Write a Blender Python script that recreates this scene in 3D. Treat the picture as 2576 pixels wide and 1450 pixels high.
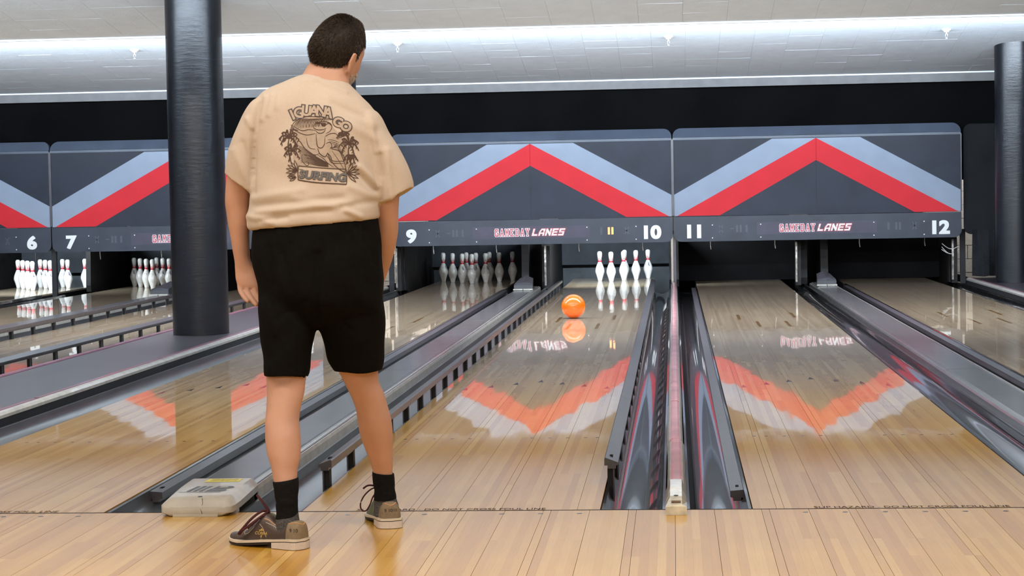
import bpy, bmesh, math, random
import numpy as np
from mathutils import Vector, Matrix, noise
from mathutils.bvhtree import BVHTree

for _o in list(bpy.data.objects):
    bpy.data.objects.remove(_o)
SC = bpy.context.scene
COL = SC.collection
RND = random.Random(11)

# ------------------------------------------------------------------ camera
W, H = 2576, 1450
FPX = 5004.6
YAW, PIT, ROLL = 0.08169, 0.04593, -0.01878
CAM = Vector((0.0063, -6.9117, 1.1005))
_F = Vector((-math.sin(YAW) * math.cos(PIT), math.cos(YAW) * math.cos(PIT), -math.sin(PIT)))
_R0 = Vector((math.cos(YAW), math.sin(YAW), 0))
_U0 = _R0.cross(_F)
_R = _R0 * math.cos(ROLL) + _U0 * math.sin(ROLL)
_U = _U0 * math.cos(ROLL) - _R0 * math.sin(ROLL)
cam_data = bpy.data.cameras.new('camera')
cam = bpy.data.objects.new('camera', cam_data)
COL.objects.link(cam)
cam_data.sensor_fit = 'HORIZONTAL'
cam_data.sensor_width = 36.0
cam_data.lens = 36.0 * FPX / W
cam_data.clip_end = 200
_m = Matrix((_R, _U, -_F)).transposed().to_4x4()
_m.translation = CAM
cam.matrix_world = _m
SC.camera = cam


def at_y(u, v, y):
    """the point of the photograph's sight line through (u, v) at depth y in the hall"""
    d = _F + _R * ((u - W / 2) / FPX) - _U * ((v - H / 2) / FPX)
    return CAM + d * ((y - CAM.y) / d.y)


def at_z(u, v, z=0.0):
    d = _F + _R * ((u - W / 2) / FPX) - _U * ((v - H / 2) / FPX)
    return CAM + d * ((z - CAM.z) / d.z)


def px(p):
    d = Vector(p) - CAM
    z = d.dot(_F)
    return W / 2 + FPX * d.dot(_R) / z, H / 2 - FPX * d.dot(_U) / z


# ------------------------------------------------------------------ light and exposure
SC.view_settings.view_transform = 'Standard'
SC.view_settings.look = 'None'
SC.view_settings.gamma = 1.0
SC.view_settings.use_curve_mapping = False
SC.view_settings.exposure = 0.42
SC.cycles.sample_clamp_indirect = 2.5
world = bpy.data.worlds.new('hall_air')
world.use_nodes = True
world.node_tree.nodes['Background'].inputs[0].default_value = (1.0, 0.93, 0.84, 1)
world.node_tree.nodes['Background'].inputs[1].default_value = 0.22
SC.world = world


def area(name, loc, aim, sx, sy, power, color):
    l = bpy.data.lights.new(name, 'AREA')
    l.shape = 'RECTANGLE'
    l.size, l.size_y = sx, sy
    l.energy = power
    l.color = color
    o = bpy.data.objects.new(name, l)
    COL.objects.link(o)
    o.location = loc
    o.rotation_euler = (Vector(aim)).to_track_quat('-Z', 'Y').to_euler()
    return o


COOL = (0.74, 0.87, 1.0)
NEUT = (1.0, 0.95, 0.88)
WARM = (1.0, 0.90, 0.77)
# tubes on battens under each tooth of the ceiling, turned towards the pins and hidden by the step in front
area('batten_light', (-2.2, 12.72, 2.800), (0, 0.50, 0.86), 14, 0.30, 2350, COOL)
area('batten_light', (-2.2, 6.15, 2.860), (0, 0.46, 0.89), 14, 0.30, 1900, COOL)
area('batten_light', (-2.2, -0.75, 2.905), (0, 0.85, 0.30), 14, 0.07, 260, NEUT)
# unseen fill lights added above the steps to brighten the lanes
area('lane_fill', (-2.2, 10.35, 3.0), (0, 0.10, -1.0), 14, 0.25, 430, (.93, .97, 1.0))
area('lane_fill', (-2.2, 3.45, 3.0), (0, 0.05, -1.0), 14, 0.25, 190, (.96, .98, 1.0))
# lamps over the seating behind the bowler
area('concourse_light', (-1.5, -8.0, 3.2), (0.0, 0.55, -1), 9, 1.6, 410, WARM)
area('concourse_light', (-1.0, -1.9, 3.05), (0, 0.0, -1), 9, 0.5, 140, WARM)

# ------------------------------------------------------------------ helpers
MATS = {}


def _nt(name):
    m = bpy.data.materials.new(name)
    m.use_nodes = True
    nt = m.node_tree
    b = nt.nodes['Principled BSDF']
    return m, nt, b


def mat(name, col, rough=0.5, metal=0.0, coat=0.0, coat_rough=0.05, noise_amt=0.0, noise_scale=20.0, bump=0.0,
        bump_scale=200.0, emit=None, emit_s=0.0, stretch=None, spec=0.5, sheen=0.0, col2=None, alpha=None, sss=0.0):
    """a principled material with procedural mottling and relief"""
    if name in MATS:
        return MATS[name]
    m, nt, b = _nt(name)
    N, L = nt.nodes, nt.links
    b.inputs['Base Color'].default_value = (*col, 1)
    b.inputs['Roughness'].default_value = rough
    b.inputs['Metallic'].default_value = metal
    b.inputs['Coat Weight'].default_value = coat
    b.inputs['Coat Roughness'].default_value = coat_rough
    b.inputs['Specular IOR Level'].default_value = spec
    if sheen:
        b.inputs['Sheen Weight'].default_value = sheen
    if sss:
        b.inputs['Subsurface Weight'].default_value = sss
        b.inputs['Subsurface Radius'].default_value = (0.012, 0.005, 0.003)
    if emit:
        b.inputs['Emission Color'].default_value = (*emit, 1)
        b.inputs['Emission Strength'].default_value = emit_s
    geo = N.new('ShaderNodeNewGeometry')
    vec = geo.outputs['Position']
    if stretch:
        mp = N.new('ShaderNodeMapping')
        mp.inputs['Scale'].default_value = stretch
        L.new(vec, mp.inputs['Vector'])
        vec = mp.outputs[0]
    if noise_amt or col2:
        t = N.new('ShaderNodeTexNoise')
        t.inputs['Scale'].default_value = noise_scale
        t.inputs['Detail'].default_value = 5
        L.new(vec, t.inputs['Vector'])
        r = N.new('ShaderNodeMapRange')
        r.inputs['From Min'].default_value = 0.3
        r.inputs['From Max'].default_value = 0.7
        L.new(t.outputs['Fac'], r.inputs['Value'])
        mx = N.new('ShaderNodeMix')
        mx.data_type = 'RGBA'
        a = noise_amt
        c2 = col2 if col2 else tuple(max(0, c * (1 - a)) for c in col)
        mx.inputs['A'].default_value = (*c2, 1)
        mx.inputs['B'].default_value = (*((col if col2 else tuple(c * (1 + a) for c in col))), 1)
        L.new(r.outputs[0], mx.inputs['Factor'])
        L.new(mx.outputs['Result'], b.inputs['Base Color'])
    if bump:
        t2 = N.new('ShaderNodeTexNoise')
        t2.inputs['Scale'].default_value = bump_scale
        t2.inputs['Detail'].default_value = 3
        L.new(vec, t2.inputs['Vector'])
        bp_ = N.new('ShaderNodeBump')
        bp_.inputs['Strength'].default_value = 1.0
        bp_.inputs['Distance'].default_value = bump
        L.new(t2.outputs['Fac'], bp_.inputs['Height'])
        L.new(bp_.outputs[0], b.inputs['Normal'])
    MATS[name] = m
    return m


class MB:
    """collects geometry in world coordinates; build() links it as one mesh object"""

    def __init__(s):
        s.v, s.f, s.mi = [], [], []

    def add(s, vs, fs, mi=0):
        k = len(s.v)
        s.v += [tuple(p) for p in vs]
        s.f += [tuple(i + k for i in f) for f in fs]
        s.mi += [mi] * len(fs)
        return s

    def box(s, x0, x1, y0, y1, z0, z1, mi=0):
        vs = [(x, y, z) for z in (z0, z1) for y in (y0, y1) for x in (x0, x1)]
        return s.add(vs, [(0, 2, 3, 1), (4, 5, 7, 6), (0, 1, 5, 4), (2, 6, 7, 3), (0, 4, 6, 2), (1, 3, 7, 5)], mi)

    def prism_y(s, poly, y0, y1, mi=0, closed=True):
        """poly of (x, z) extruded along y"""
        n = len(poly)
        vs = [(x, y0, z) for x, z in poly] + [(x, y1, z) for x, z in poly]
        fs = [(i, (i + 1) % n, n + (i + 1) % n, n + i) for i in range(n if closed else n - 1)]
        if closed:
            fs += [tuple(range(n))[::-1], tuple(range(n, 2 * n))]
        return s.add(vs, fs, mi)

    def prism_z(s, poly, z0, z1, mi=0):
        n = len(poly)
        vs = [(x, y, z0) for x, y in poly] + [(x, y, z1) for x, y in poly]
        fs = [(i, (i + 1) % n, n + (i + 1) % n, n + i) for i in range(n)] + [tuple(range(n))[::-1], tuple(range(n, 2 * n))]
        return s.add(vs, fs, mi)

    def prism_x(s, poly, x0, x1, mi=0):
        n = len(poly)
        vs = [(x0, y, z) for y, z in poly] + [(x1, y, z) for y, z in poly]
        fs = [(i, (i + 1) % n, n + (i + 1) % n, n + i) for i in range(n)] + [tuple(range(n))[::-1], tuple(range(n, 2 * n))]
        return s.add(vs, fs, mi)

    def rings(s, rings, cap=True, mi=0, close=True):
        n = len(rings[0])
        k = len(s.v)
        vs = [p for r in rings for p in r]
        fs = []
        for a in range(len(rings) - 1):
            for i in range(n if close else n - 1):
                j = (i + 1) % n
                fs.append((a * n + i, a * n + j, (a + 1) * n + j, (a + 1) * n + i))
        if cap:
            fs.append(tuple(range(n))[::-1])
            fs.append(tuple((len(rings) - 1) * n + i for i in range(n)))
        return s.add(vs, fs, mi)

    def tube(s, pts, r, n=8, mi=0):
        pts = [Vector(p) for p in pts]
        rr = r if isinstance(r, (list, tuple)) else [r] * len(pts)
        rings = []
        up = Vector((0.31, 0.17, 0.93)).normalized()
        for i, p in enumerate(pts):
            t = (pts[min(i + 1, len(pts) - 1)] - pts[max(i - 1, 0)]).normalized()
            a = t.cross(up)
            if a.length < 1e-3:
                a = t.cross(Vector((1, 0, 0)))
            a.normalize()
            b = t.cross(a).normalized()
            rings.append([p + (a * math.cos(2 * math.pi * k / n) + b * math.sin(2 * math.pi * k / n)) * rr[i] for k in range(n)])
        return s.rings(rings, True, mi)

    def lathe(s, prof, c=(0, 0, 0), n=24, mi=0):
        rings = []
        for r, z in prof:
            rings.append([(c[0] + r * math.cos(2 * math.pi * k / n), c[1] + r * math.sin(2 * math.pi * k / n), c[2] + z) for k in range(n)])
        return s.rings(rings, True, mi)

    def mesh(s, name, mats, smooth=False):
        me = bpy.data.meshes.new(name)
        me.from_pydata(s.v, [], s.f)
        for m in (mats if isinstance(mats, (list, tuple)) else [mats]):
            me.materials.append(m)
        if any(s.mi):
            me.polygons.foreach_set('material_index', s.mi)
        bm = bmesh.new()
        bm.from_mesh(me)
        bmesh.ops.recalc_face_normals(bm, faces=bm.faces)
        bm.to_mesh(me)
        bm.free()
        if smooth:
            me.polygons.foreach_set('use_smooth', [True] * len(me.polygons))
            if smooth != 'all':
                try:
                    me.set_sharp_from_angle(angle=math.radians(42))
                except Exception:
                    pass
        me.update()
        return me

    def build(s, name, mats, parent=None, smooth=False):
        return link(name, s.mesh(name, mats, smooth), parent)


def base_of(o):
    v = Vector((0, 0, 0))
    while o:
        v += o.location
        o = o.parent
    return v


def link(name, me, parent=None, loc=None):
    o = bpy.data.objects.new(name, me)
    COL.objects.link(o)
    if parent:
        o.parent = parent
        o.location = Vector(loc or (0, 0, 0)) - base_of(parent)
    elif loc:
        o.location = loc
    return o


def tag(o, label=None, cat=None, group=None, kind=None):
    if label:
        o['label'] = label
    if cat:
        o['category'] = cat
    if group:
        o['group'] = group
    if kind:
        o['kind'] = kind
    return o


def thing(name, loc, label=None, cat=None, group=None, kind=None):
    o = bpy.data.objects.new(name, None)
    o.empty_display_size = 0.1
    COL.objects.link(o)
    o.location = loc
    return tag(o, label, cat, group, kind)


def place(name, me, parent, loc, rotz=0.0):
    """an instance sharing mesh data, at a world position under a parent that only moves"""
    o = bpy.data.objects.new(name, me)
    COL.objects.link(o)
    o.parent = parent
    o.location = Vector(loc) - base_of(parent)
    o.rotation_euler = (0, 0, rotz)
    return o


_textcache = {}


def text_mesh(txt, height, offset=0.0, shear=0.0, spacing=1.0):
    """flat letters as (verts, faces) in the x/y plane, centred on x, resting on y = 0, scaled to a capital height"""
    key = (txt, height, offset, shear, spacing)
    if key in _textcache:
        return _textcache[key]
    cu = bpy.data.curves.new('lettering', 'FONT')
    cu.body = txt
    cu.size = 1.0
    cu.offset = offset
    cu.shear = shear
    cu.space_character = spacing
    cu.resolution_u = 5
    o = bpy.data.objects.new('lettering', cu)
    me = bpy.data.meshes.new_from_object(o)
    vs = [tuple(v.co) for v in me.vertices]
    fs = [tuple(p.vertices) for p in me.polygons]
    bpy.data.objects.remove(o)
    bpy.data.curves.remove(cu)
    bpy.data.meshes.remove(me)
    x0, x1 = min(v[0] for v in vs), max(v[0] for v in vs)
    k = height / 0.73
    vs = [((v[0] - (x0 + x1) / 2) * k, v[1] * k) for v in vs]
    _textcache[key] = (vs, fs)
    return vs, fs


def wood(name, tone=1.0, panel=None):
    """varnished maple strips; panel=(x0,width) draws the strips of a surface too far away to pick them apart"""
    m, nt, b = _nt(name)
    N, L = nt.nodes, nt.links
    geo = N.new('ShaderNodeNewGeometry')
    sep = N.new('ShaderNodeSeparateXYZ')
    L.new(geo.outputs['Position'], sep.inputs[0])

    def math_(op, a, bb=None, c=None):
        n = N.new('ShaderNodeMath')
        n.operation = op
        for i, q in enumerate((a, bb, c)):
            if q is None:
                continue
            if isinstance(q, (int, float)):
                n.inputs[i].default_value = q
            else:
                L.new(q, n.inputs[i])
        return n.outputs[0]

    if panel:
        idx = math_('FLOOR', math_('DIVIDE', math_('SUBTRACT', sep.outputs['X'], panel[0]), panel[1]))
        wn = N.new('ShaderNodeTexWhiteNoise')
        wn.noise_dimensions = '1D'
        L.new(idx, wn.inputs['W'])
        seg = math_('FLOOR', math_('DIVIDE', math_('ADD', sep.outputs['Y'], math_('MULTIPLY', wn.outputs['Value'], 9.0)), 2.4))
        cmb = N.new('ShaderNodeCombineXYZ')
        L.new(idx, cmb.inputs[0])
        L.new(seg, cmb.inputs[1])
        w2 = N.new('ShaderNodeTexWhiteNoise')
        w2.noise_dimensions = '2D'
        L.new(cmb.outputs[0], w2.inputs['Vector'])
        rnd = w2.outputs['Value']
    else:
        oi = N.new('ShaderNodeObjectInfo')
        rnd = oi.outputs['Random']
    ramp = N.new('ShaderNodeValToRGB')
    e = ramp.color_ramp.elements
    stops = [(0.0, (0.46, 0.265, 0.088)), (0.3, (0.515, 0.312, 0.110)), (0.65, (0.56, 0.355, 0.132)), (1.0, (0.60, 0.40, 0.162))]
    e[0].position, e[0].color = stops[0][0], (*[c * tone for c in stops[0][1]], 1)
    e[1].position, e[1].color = stops[3][0], (*[c * tone for c in stops[3][1]], 1)
    for p_, c_ in stops[1:3]:
        q = e.new(p_)
        q.color = (*[c * tone for c in c_], 1)
    L.new(rnd, ramp.inputs[0])
    mp = N.new('ShaderNodeMapping')
    mp.inputs['Scale'].default_value = (190, 5, 1)
    L.new(geo.outputs['Position'], mp.inputs['Vector'])
    t = N.new('ShaderNodeTexNoise')
    t.inputs['Scale'].default_value = 1.0
    t.inputs['Detail'].default_value = 4
    L.new(mp.outputs[0], t.inputs['Vector'])
    t3 = N.new('ShaderNodeTexNoise')
    t3.inputs['Scale'].default_value = 3.0
    t3.inputs['Detail'].default_value = 3
    L.new(geo.outputs['Position'], t3.inputs['Vector'])
    gr = math_('ADD', math_('MULTIPLY', t.outputs['Fac'], 0.26), math_('MULTIPLY', t3.outputs['Fac'], 0.22))
    hsv = N.new('ShaderNodeHueSaturation')
    sp = N.new('ShaderNodeMapRange')          # reflection and haze greying the far lane, put into the colour's saturation
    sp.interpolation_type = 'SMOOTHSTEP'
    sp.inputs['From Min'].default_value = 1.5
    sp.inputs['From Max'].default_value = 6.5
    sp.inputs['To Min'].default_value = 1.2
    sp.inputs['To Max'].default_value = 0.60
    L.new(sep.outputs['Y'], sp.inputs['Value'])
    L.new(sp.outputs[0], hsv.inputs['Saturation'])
    L.new(math_('ADD', gr, 0.83), hsv.inputs['Value'])
    L.new(ramp.outputs[0], hsv.inputs['Color'])
    colour = hsv.outputs[0]
    if panel:
        fr = math_('FRACT', math_('DIVIDE', math_('SUBTRACT', sep.outputs['X'], panel[0]), panel[1]))
        m11 = math_('FLOORED_MODULO', idx, 11.0)
        hit = math_('ADD', math_('ADD', math_('COMPARE', m11, 3.0, .4), math_('COMPARE', m11, 4.0, .4)), math_('COMPARE', m11, 9.0, .4))
        seam = math_('MULTIPLY', math_('LESS_THAN', fr, .06), hit)
        sm_ = N.new('ShaderNodeMix')
        sm_.data_type = 'RGBA'
        sm_.inputs['B'].default_value = (.10, .06, .03, 1)
        L.new(seam, sm_.inputs['Factor'])
        L.new(colour, sm_.inputs['A'])
        colour = sm_.outputs['Result']
    L.new(colour, b.inputs['Base Color'])
    b.inputs['Roughness'].default_value = 0.42
    b.inputs['Specular IOR Level'].default_value = 0.25
    b.inputs['Coat Weight'].default_value = 1.0
    # polish worn by balls and shoes near the foul line
    wr = N.new('ShaderNodeMapRange')
    wr.interpolation_type = 'SMOOTHSTEP'
    wr.inputs['From Min'].default_value = 0.2
    wr.inputs['From Max'].default_value = 2.4
    wr.inputs['To Min'].default_value = 0.22
    wr.inputs['To Max'].default_value = 0.024
    L.new(sep.outputs['Y'], wr.inputs['Value'])
    L.new(wr.outputs[0], b.inputs['Coat Roughness'])
    b.inputs['Coat IOR'].default_value = 1.5
    # the varnish is not perfectly level: each strip leans a hair forwards or back
    mp2 = N.new('ShaderNodeMapping')
    mp2.inputs['Scale'].default_value = (13, 1.6, 1)
    L.new(geo.outputs['Position'], mp2.inputs['Vector'])
    t2 = N.new('ShaderNodeTexNoise')
    t2.inputs['Scale'].default_value = 1.0
    t2.inputs['Detail'].default_value = 3
    L.new(mp2.outputs[0], t2.inputs['Vector'])
    ny = math_('MULTIPLY', math_('SUBTRACT', t2.outputs['Fac'], 0.5), 0.0085)
    cm = N.new('ShaderNodeCombineXYZ')
    L.new(ny, cm.inputs[1])
    ad = N.new('ShaderNodeVectorMath')
    ad.operation = 'ADD'
    L.new(geo.outputs['Normal'], ad.inputs[0])
    L.new(cm.outputs[0], ad.inputs[1])
    nm = N.new('ShaderNodeVectorMath')
    nm.operation = 'NORMALIZE'
    L.new(ad.outputs[0], nm.inputs[0])
    L.new(nm.outputs[0], b.inputs['Coat Normal'])
    return m


# ------------------------------------------------------------------ materials
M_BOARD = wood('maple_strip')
M_GROOVE = mat('dark_joint', (0.05, 0.03, 0.018), 0.8)
M_DARK = mat('dark_inlay', (0.035, 0.022, 0.03), 0.4, coat=1.0, coat_rough=0.05)
M_DARKRED = mat('red_inlay', (0.20, 0.02, 0.02), 0.4, coat=1.0, coat_rough=0.05)
M_BROWN = mat('brown_inlay', (0.26, 0.14, 0.035), 0.4, coat=1.0, coat_rough=0.05)
M_GUT = mat('gutter_plastic', (0.014, 0.015, 0.018), 0.2, coat=0.8, coat_rough=0.03, noise_amt=0.35, noise_scale=3.0,
            stretch=(6, 1, 6), bump=0.0025, bump_scale=1.6)
M_GUT2 = mat('gutter_plastic_worn', (0.042, 0.045, 0.049), 0.38, coat=0.6, coat_rough=0.18, noise_amt=0.25, noise_scale=3.0,
             stretch=(6, 1, 6), bump=0.003, bump_scale=1.6)
M_CREAM = mat('cream_plastic', (0.40, 0.39, 0.36), 0.35, coat=0.3, noise_amt=0.18, noise_scale=14)
M_PINK = mat('faded_red_strip', (0.55, 0.25, 0.29), 0.35, coat=0.4, noise_amt=0.25, noise_scale=4.0)
M_PINKD = mat('purple_strip', (0.21, 0.085, 0.125), 0.4, coat=0.3, noise_amt=0.2, noise_scale=6.0)
M_CAPMETAL = mat('brushed_capping', (0.22, 0.23, 0.235), 0.24, metal=0.55, coat=0.35, coat_rough=0.12, noise_amt=0.15, noise_scale=5,
                 bump=0.0015, bump_scale=4.0)
M_RAIL = mat('purple_grey_rail', (0.045, 0.041, 0.048), 0.35, coat=0.3, coat_rough=0.2, noise_amt=0.2, noise_scale=9)
M_BLACK = mat('black_plastic', (0.005, 0.005, 0.006), 0.65, spec=.3)
M_BLACKM = mat('black_matte', (0.006, 0.006, 0.007), 0.85, spec=0.15, noise_amt=0.3, noise_scale=3)
M_WALLBLACK = mat('black_wall_paint', (0.0018, 0.0018, 0.002), 0.95, spec=0.03, noise_amt=0.3, noise_scale=2)
M_SLAB = mat('dark_slab_paint', (0.024, 0.0195, 0.026), 0.36, coat=0.35, coat_rough=0.25, noise_amt=0.25, noise_scale=2.2, bump=0.0006, bump_scale=60)
M_PANEL = mat('masking_panel', (0.0075, 0.0092, 0.016), 0.5, spec=0.2, noise_amt=0.22, noise_scale=3.5)
M_PANELTOP = mat('masking_top_band', (0.036, 0.046, 0.068), 0.40, noise_amt=0.15, noise_scale=4)
M_PANELLOW = mat('masking_number_band', (0.019, 0.022, 0.031), 0.42, spec=.3, noise_amt=0.22, noise_scale=5)
M_PLATE = mat('logo_plate', (0.036, 0.031, 0.046), 0.45, spec=.3, noise_amt=0.15, noise_scale=6)
M_GHOST = mat('unlit_symbol', (0.032, 0.034, 0.046), 0.5)
M_STRIPE = mat('grey_stripe', (0.215, 0.255, 0.325), 0.6, spec=.2, noise_amt=0.05, noise_scale=5)
M_RED = mat('red_stripe', (0.40, 0.016, 0.022), 0.6, spec=.15, noise_amt=0.05, noise_scale=5)
M_WHITE = mat('white_lettering', (0.82, 0.86, 0.88), 0.5)
M_LOGORED = mat('logo_red', (0.42, 0.05, 0.075), 0.5)
M_LED = mat('orange_lamp', (0.9, 0.25, 0.08), 0.4, emit=(1.0, 0.30, 0.10), emit_s=1.3)
M_CEIL = mat('ceiling_tile_paint', (0.63, 0.675, 0.73), 0.75, noise_amt=0.035, noise_scale=7, bump=0.0016, bump_scale=45, spec=0.2)
M_CEILBACK = mat('ceiling_joint', (0.52, 0.54, 0.56), 0.8)
M_COLUMN = mat('column_paint', (0.0032, 0.0038, 0.0058), 0.34, spec=.28, coat=0.04, coat_rough=0.25, noise_amt=0.25, noise_scale=2.5,
               bump=0.0016, bump_scale=9, stretch=(1, 1, 5))
M_STEEL = mat('chrome', (0.7, 0.7, 0.72), 0.18, metal=1.0)
M_WHITEP = mat('white_enamel', (0.85, 0.87, 0.88), 0.3)
M_BLOCK = mat('concrete_block', (0.52, 0.49, 0.45), 0.85, noise_amt=0.14, noise_scale=30, bump=0.003, bump_scale=120)
M_MORTAR = mat('mortar', (0.33, 0.31, 0.29), 0.9)
M_GLYPH = mat('blue_mark', (0.03, 0.03, 0.09), 0.4)

# ------------------------------------------------------------------ hall dimensions
LW = 1.0541
BW = LW / 39
G1, G2 = 0.5315, 0.7187
LC = {6: -8.293, 7: -6.707, 8: -4.934, 9: -2.566, 10: -0.793, 11: 0.793, 12: 2.566}
LANE_END = 19.35
MASK_Y = 16.65
COL_X = 3.75
SAW = 0.137                      # fall of each ceiling tooth towards the pins

# ------------------------------------------------------------------ shell: ceiling teeth, back wall, floor underlay
ceil = thing('ceiling', (0, 6, 2.45), kind='structure', label='saw-tooth ceiling of pale painted tiles stepping down to the pins')
TOOTH = [(3.25, 9.88, 2.525, 'near'), (10.05, 16.70, 2.455, 'far'), (-3.6, 3.05, 2.52, 'back'), (-10.5, -3.8, 2.52, 'rear')]
TS = 0.365
tile_me = MB().box(-TS / 2 + 0.0006, TS / 2 - 0.0006, -TS / 2 + 0.0006, TS / 2 - 0.0006, 0, 0.012).mesh('ceiling_tile', M_CEIL)
rt = random.Random(3)
for y0, y1, ze, nm in TOOTH:
    zs = ze + SAW * (y1 - y0)
    mb = MB()
    off = 0.014
    mb.add([(-14, y0, zs + off), (9, y0, zs + off), (9, y1, ze + off), (-14, y1, ze + off),
            (-14, y0, zs + .25), (9, y0, zs + .25), (9, y1, ze + .08), (-14, y1, ze + .08)],
           [(0, 1, 2, 3), (4, 7, 6, 5), (0, 4, 5, 1), (1, 5, 6, 2), (2, 6, 7, 3), (3, 7, 4, 0)])
    mb.build('ceiling_panel', M_CEILBACK if nm in ('near', 'far') else M_CEIL, ceil)
    rows = {'near': 6, 'far': 9}.get(nm, 0)
    xr = {'near': (-6.1, 3.4), 'far': (-8.6, 4.3)}.get(nm)
    ang = -math.atan(SAW)
    for r in range(rows):
        yc = y1 - TS * (r + 0.5) * math.cos(ang)
        n = int((xr[1] - xr[0]) / TS)
        for k in range(n):
            xc = xr[0] + TS * (k + 0.5)
            o = place('ceiling_tile', tile_me, ceil, (xc, yc, ze + SAW * (y1 - yc) + rt.uniform(-.0003, .0003)))
            o.rotation_euler = (ang + rt.gauss(0, .0008), rt.gauss(0, .0008), 0)
    if nm in ('near', 'far'):           # plain remainder of the tooth beyond the tiles that can be told apart
        ya = y1 - TS * rows * math.cos(ang)
        mb = MB()
        mb.add([(-14, y0, zs), (9, y0, zs), (9, ya, ze + SAW * (y1 - ya)), (-14, ya, ze + SAW * (y1 - ya))], [(0, 1, 2, 3)])
        for xa, xb in ((-14, xr[0]), (xr[0] + TS * n, 9)):
            mb.add([(xa, ya, ze + SAW * (y1 - ya)), (xb, ya, ze + SAW * (y1 - ya)), (xb, y1, ze), (xa, y1, ze)], [(0, 1, 2, 3)])
        mb.build('ceiling_panel', M_CEIL, ceil)
    # riser that closes the tooth and hides the tubes
    MB().box(-14, 9, y1 - .02, y1 + .02, ze - .012, ze + .09).build('ceiling_edge', M_CEIL, ceil)
    MB().box(-14, 9, y0 - .1, y0, zs - .1, zs + .5).build('ceiling_riser', M_CEIL, ceil)
    # batten that carries the tubes
    if nm != 'rear':
        yb_ = {'far': 12.50, 'near': 5.93, 'back': -.80}[nm]
        zb_ = ze + SAW * (y1 - yb_)
        MB().box(-9.2, 4.8, yb_ - .06, yb_ - .02, zb_ - .245, zb_ - .004).build('batten_housing', M_WHITEP, ceil)
        MB().box(-9.2, 4.8, yb_ - .02, yb_ + .38, zb_ - .255, zb_ - .245).build('batten_reflector', M_WHITEP, ceil)
tag(MB().box(-14, 9, 16.69, 16.79, 2.345, 2.47).build('trim_1', mat('grey_beam_paint', (.125, .123, .125), .85, noise_amt=.10, noise_scale=9, spec=.1)), 'pale beam face between ceiling and black wall', kind='structure')
tag(MB().box(-14, 9, 16.76, 16.88, 1.2, 2.35).build('wall_black', M_WALLBLACK), 'black painted wall above the masking units', kind='structure')
tag(MB().box(4.9, 5.0, 9.0, 22.0, -.3, 2.9).build('wall_right', M_WALLBLACK), 'black side wall beyond the column bay', kind='structure')
tag(MB().box(-11.1, -11.0, 9.0, 22.0, -.3, 2.9).build('wall_left', M_WALLBLACK), 'black side wall beyond the far lanes', kind='structure')
# block wall of the machine room behind, seen through the gaps beside the columns
wb = thing('wall_back', (-3.4, 22.0, -0.3), kind='structure', label='pale concrete block wall behind the pin machines')
MB().box(-14, 9, 22.06, 22.3, -.4, 3.0).build('wall_panel', M_MORTAR, wb)
blk = MB().box(-.194, .194, 0, .06, .004, .190).mesh('block', M_BLOCK)
for xa, xb in ((-5.6, -2.8), (2.8, 4.9)):
    for r in range(8):
        x = xa + (0.2 if r % 2 else 0)
        while x < xb:
            place('block', blk, wb, (x, 22.0, -.3 + r * .194))
            x += .398
area('machine_room_light', (-3.6, 20.9, 2.2), (0.0, 0.8, -1), 1.2, 0.3, 60, (1, .96, .9))
area('machine_room_light', (3.6, 20.9, 2.2), (0.0, 0.8, -1), 1.2, 0.3, 30, (1, .96, .9))
tag(MB().box(-14, 9, -11, 24, -.42, -.30).build('floor_underlay', M_BLACKM), 'dark concrete subfloor below lanes and gutters', kind='structure')

# ------------------------------------------------------------------ columns
def column(x, y, label):
    t = thing('column', (x, y, 0.06), label, 'column', 'black round columns between the lane bays')
    n, r = 48, 0.221
    rings = []
    for i in range(60):
        z = 0.06 + i * (3.4 - 0.06) / 59
        rings.append([(x + r * math.cos(a) + 0, y + r * math.sin(a), z) for a in [2 * math.pi * k / n for k in range(n)]])
    MB().rings(rings).build('shaft', M_COLUMN, t, smooth=True)
    rg = random.Random(int(100 * (x + y)))
    for k in range(8):                  # seams of the spiral-wound form left in the concrete
        z = 0.55 + k * 0.235 + rg.uniform(-.02, .02)
        pts = [(x + (r + .0002) * math.cos(a), y + (r + .0002) * math.sin(a), z + .03 * math.sin(a + 1) + .01 * math.sin(3 * a)) for a in [2 * math.pi * q / 40 for q in range(41)]]
        MB().tube(pts, 0.0006, 4).build('form_seam', M_COLUMN, t, smooth=True)
    return t


column(-COL_X, 8.62, 'thick black round column standing tall on the dark slab beside the bowler')
column(-COL_X, 15.3, 'black round column near the masking units, mostly hidden behind the bowler')
column(COL_X, 15.3, 'black round column at the edge of the picture beyond the sign numbered 12')

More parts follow.
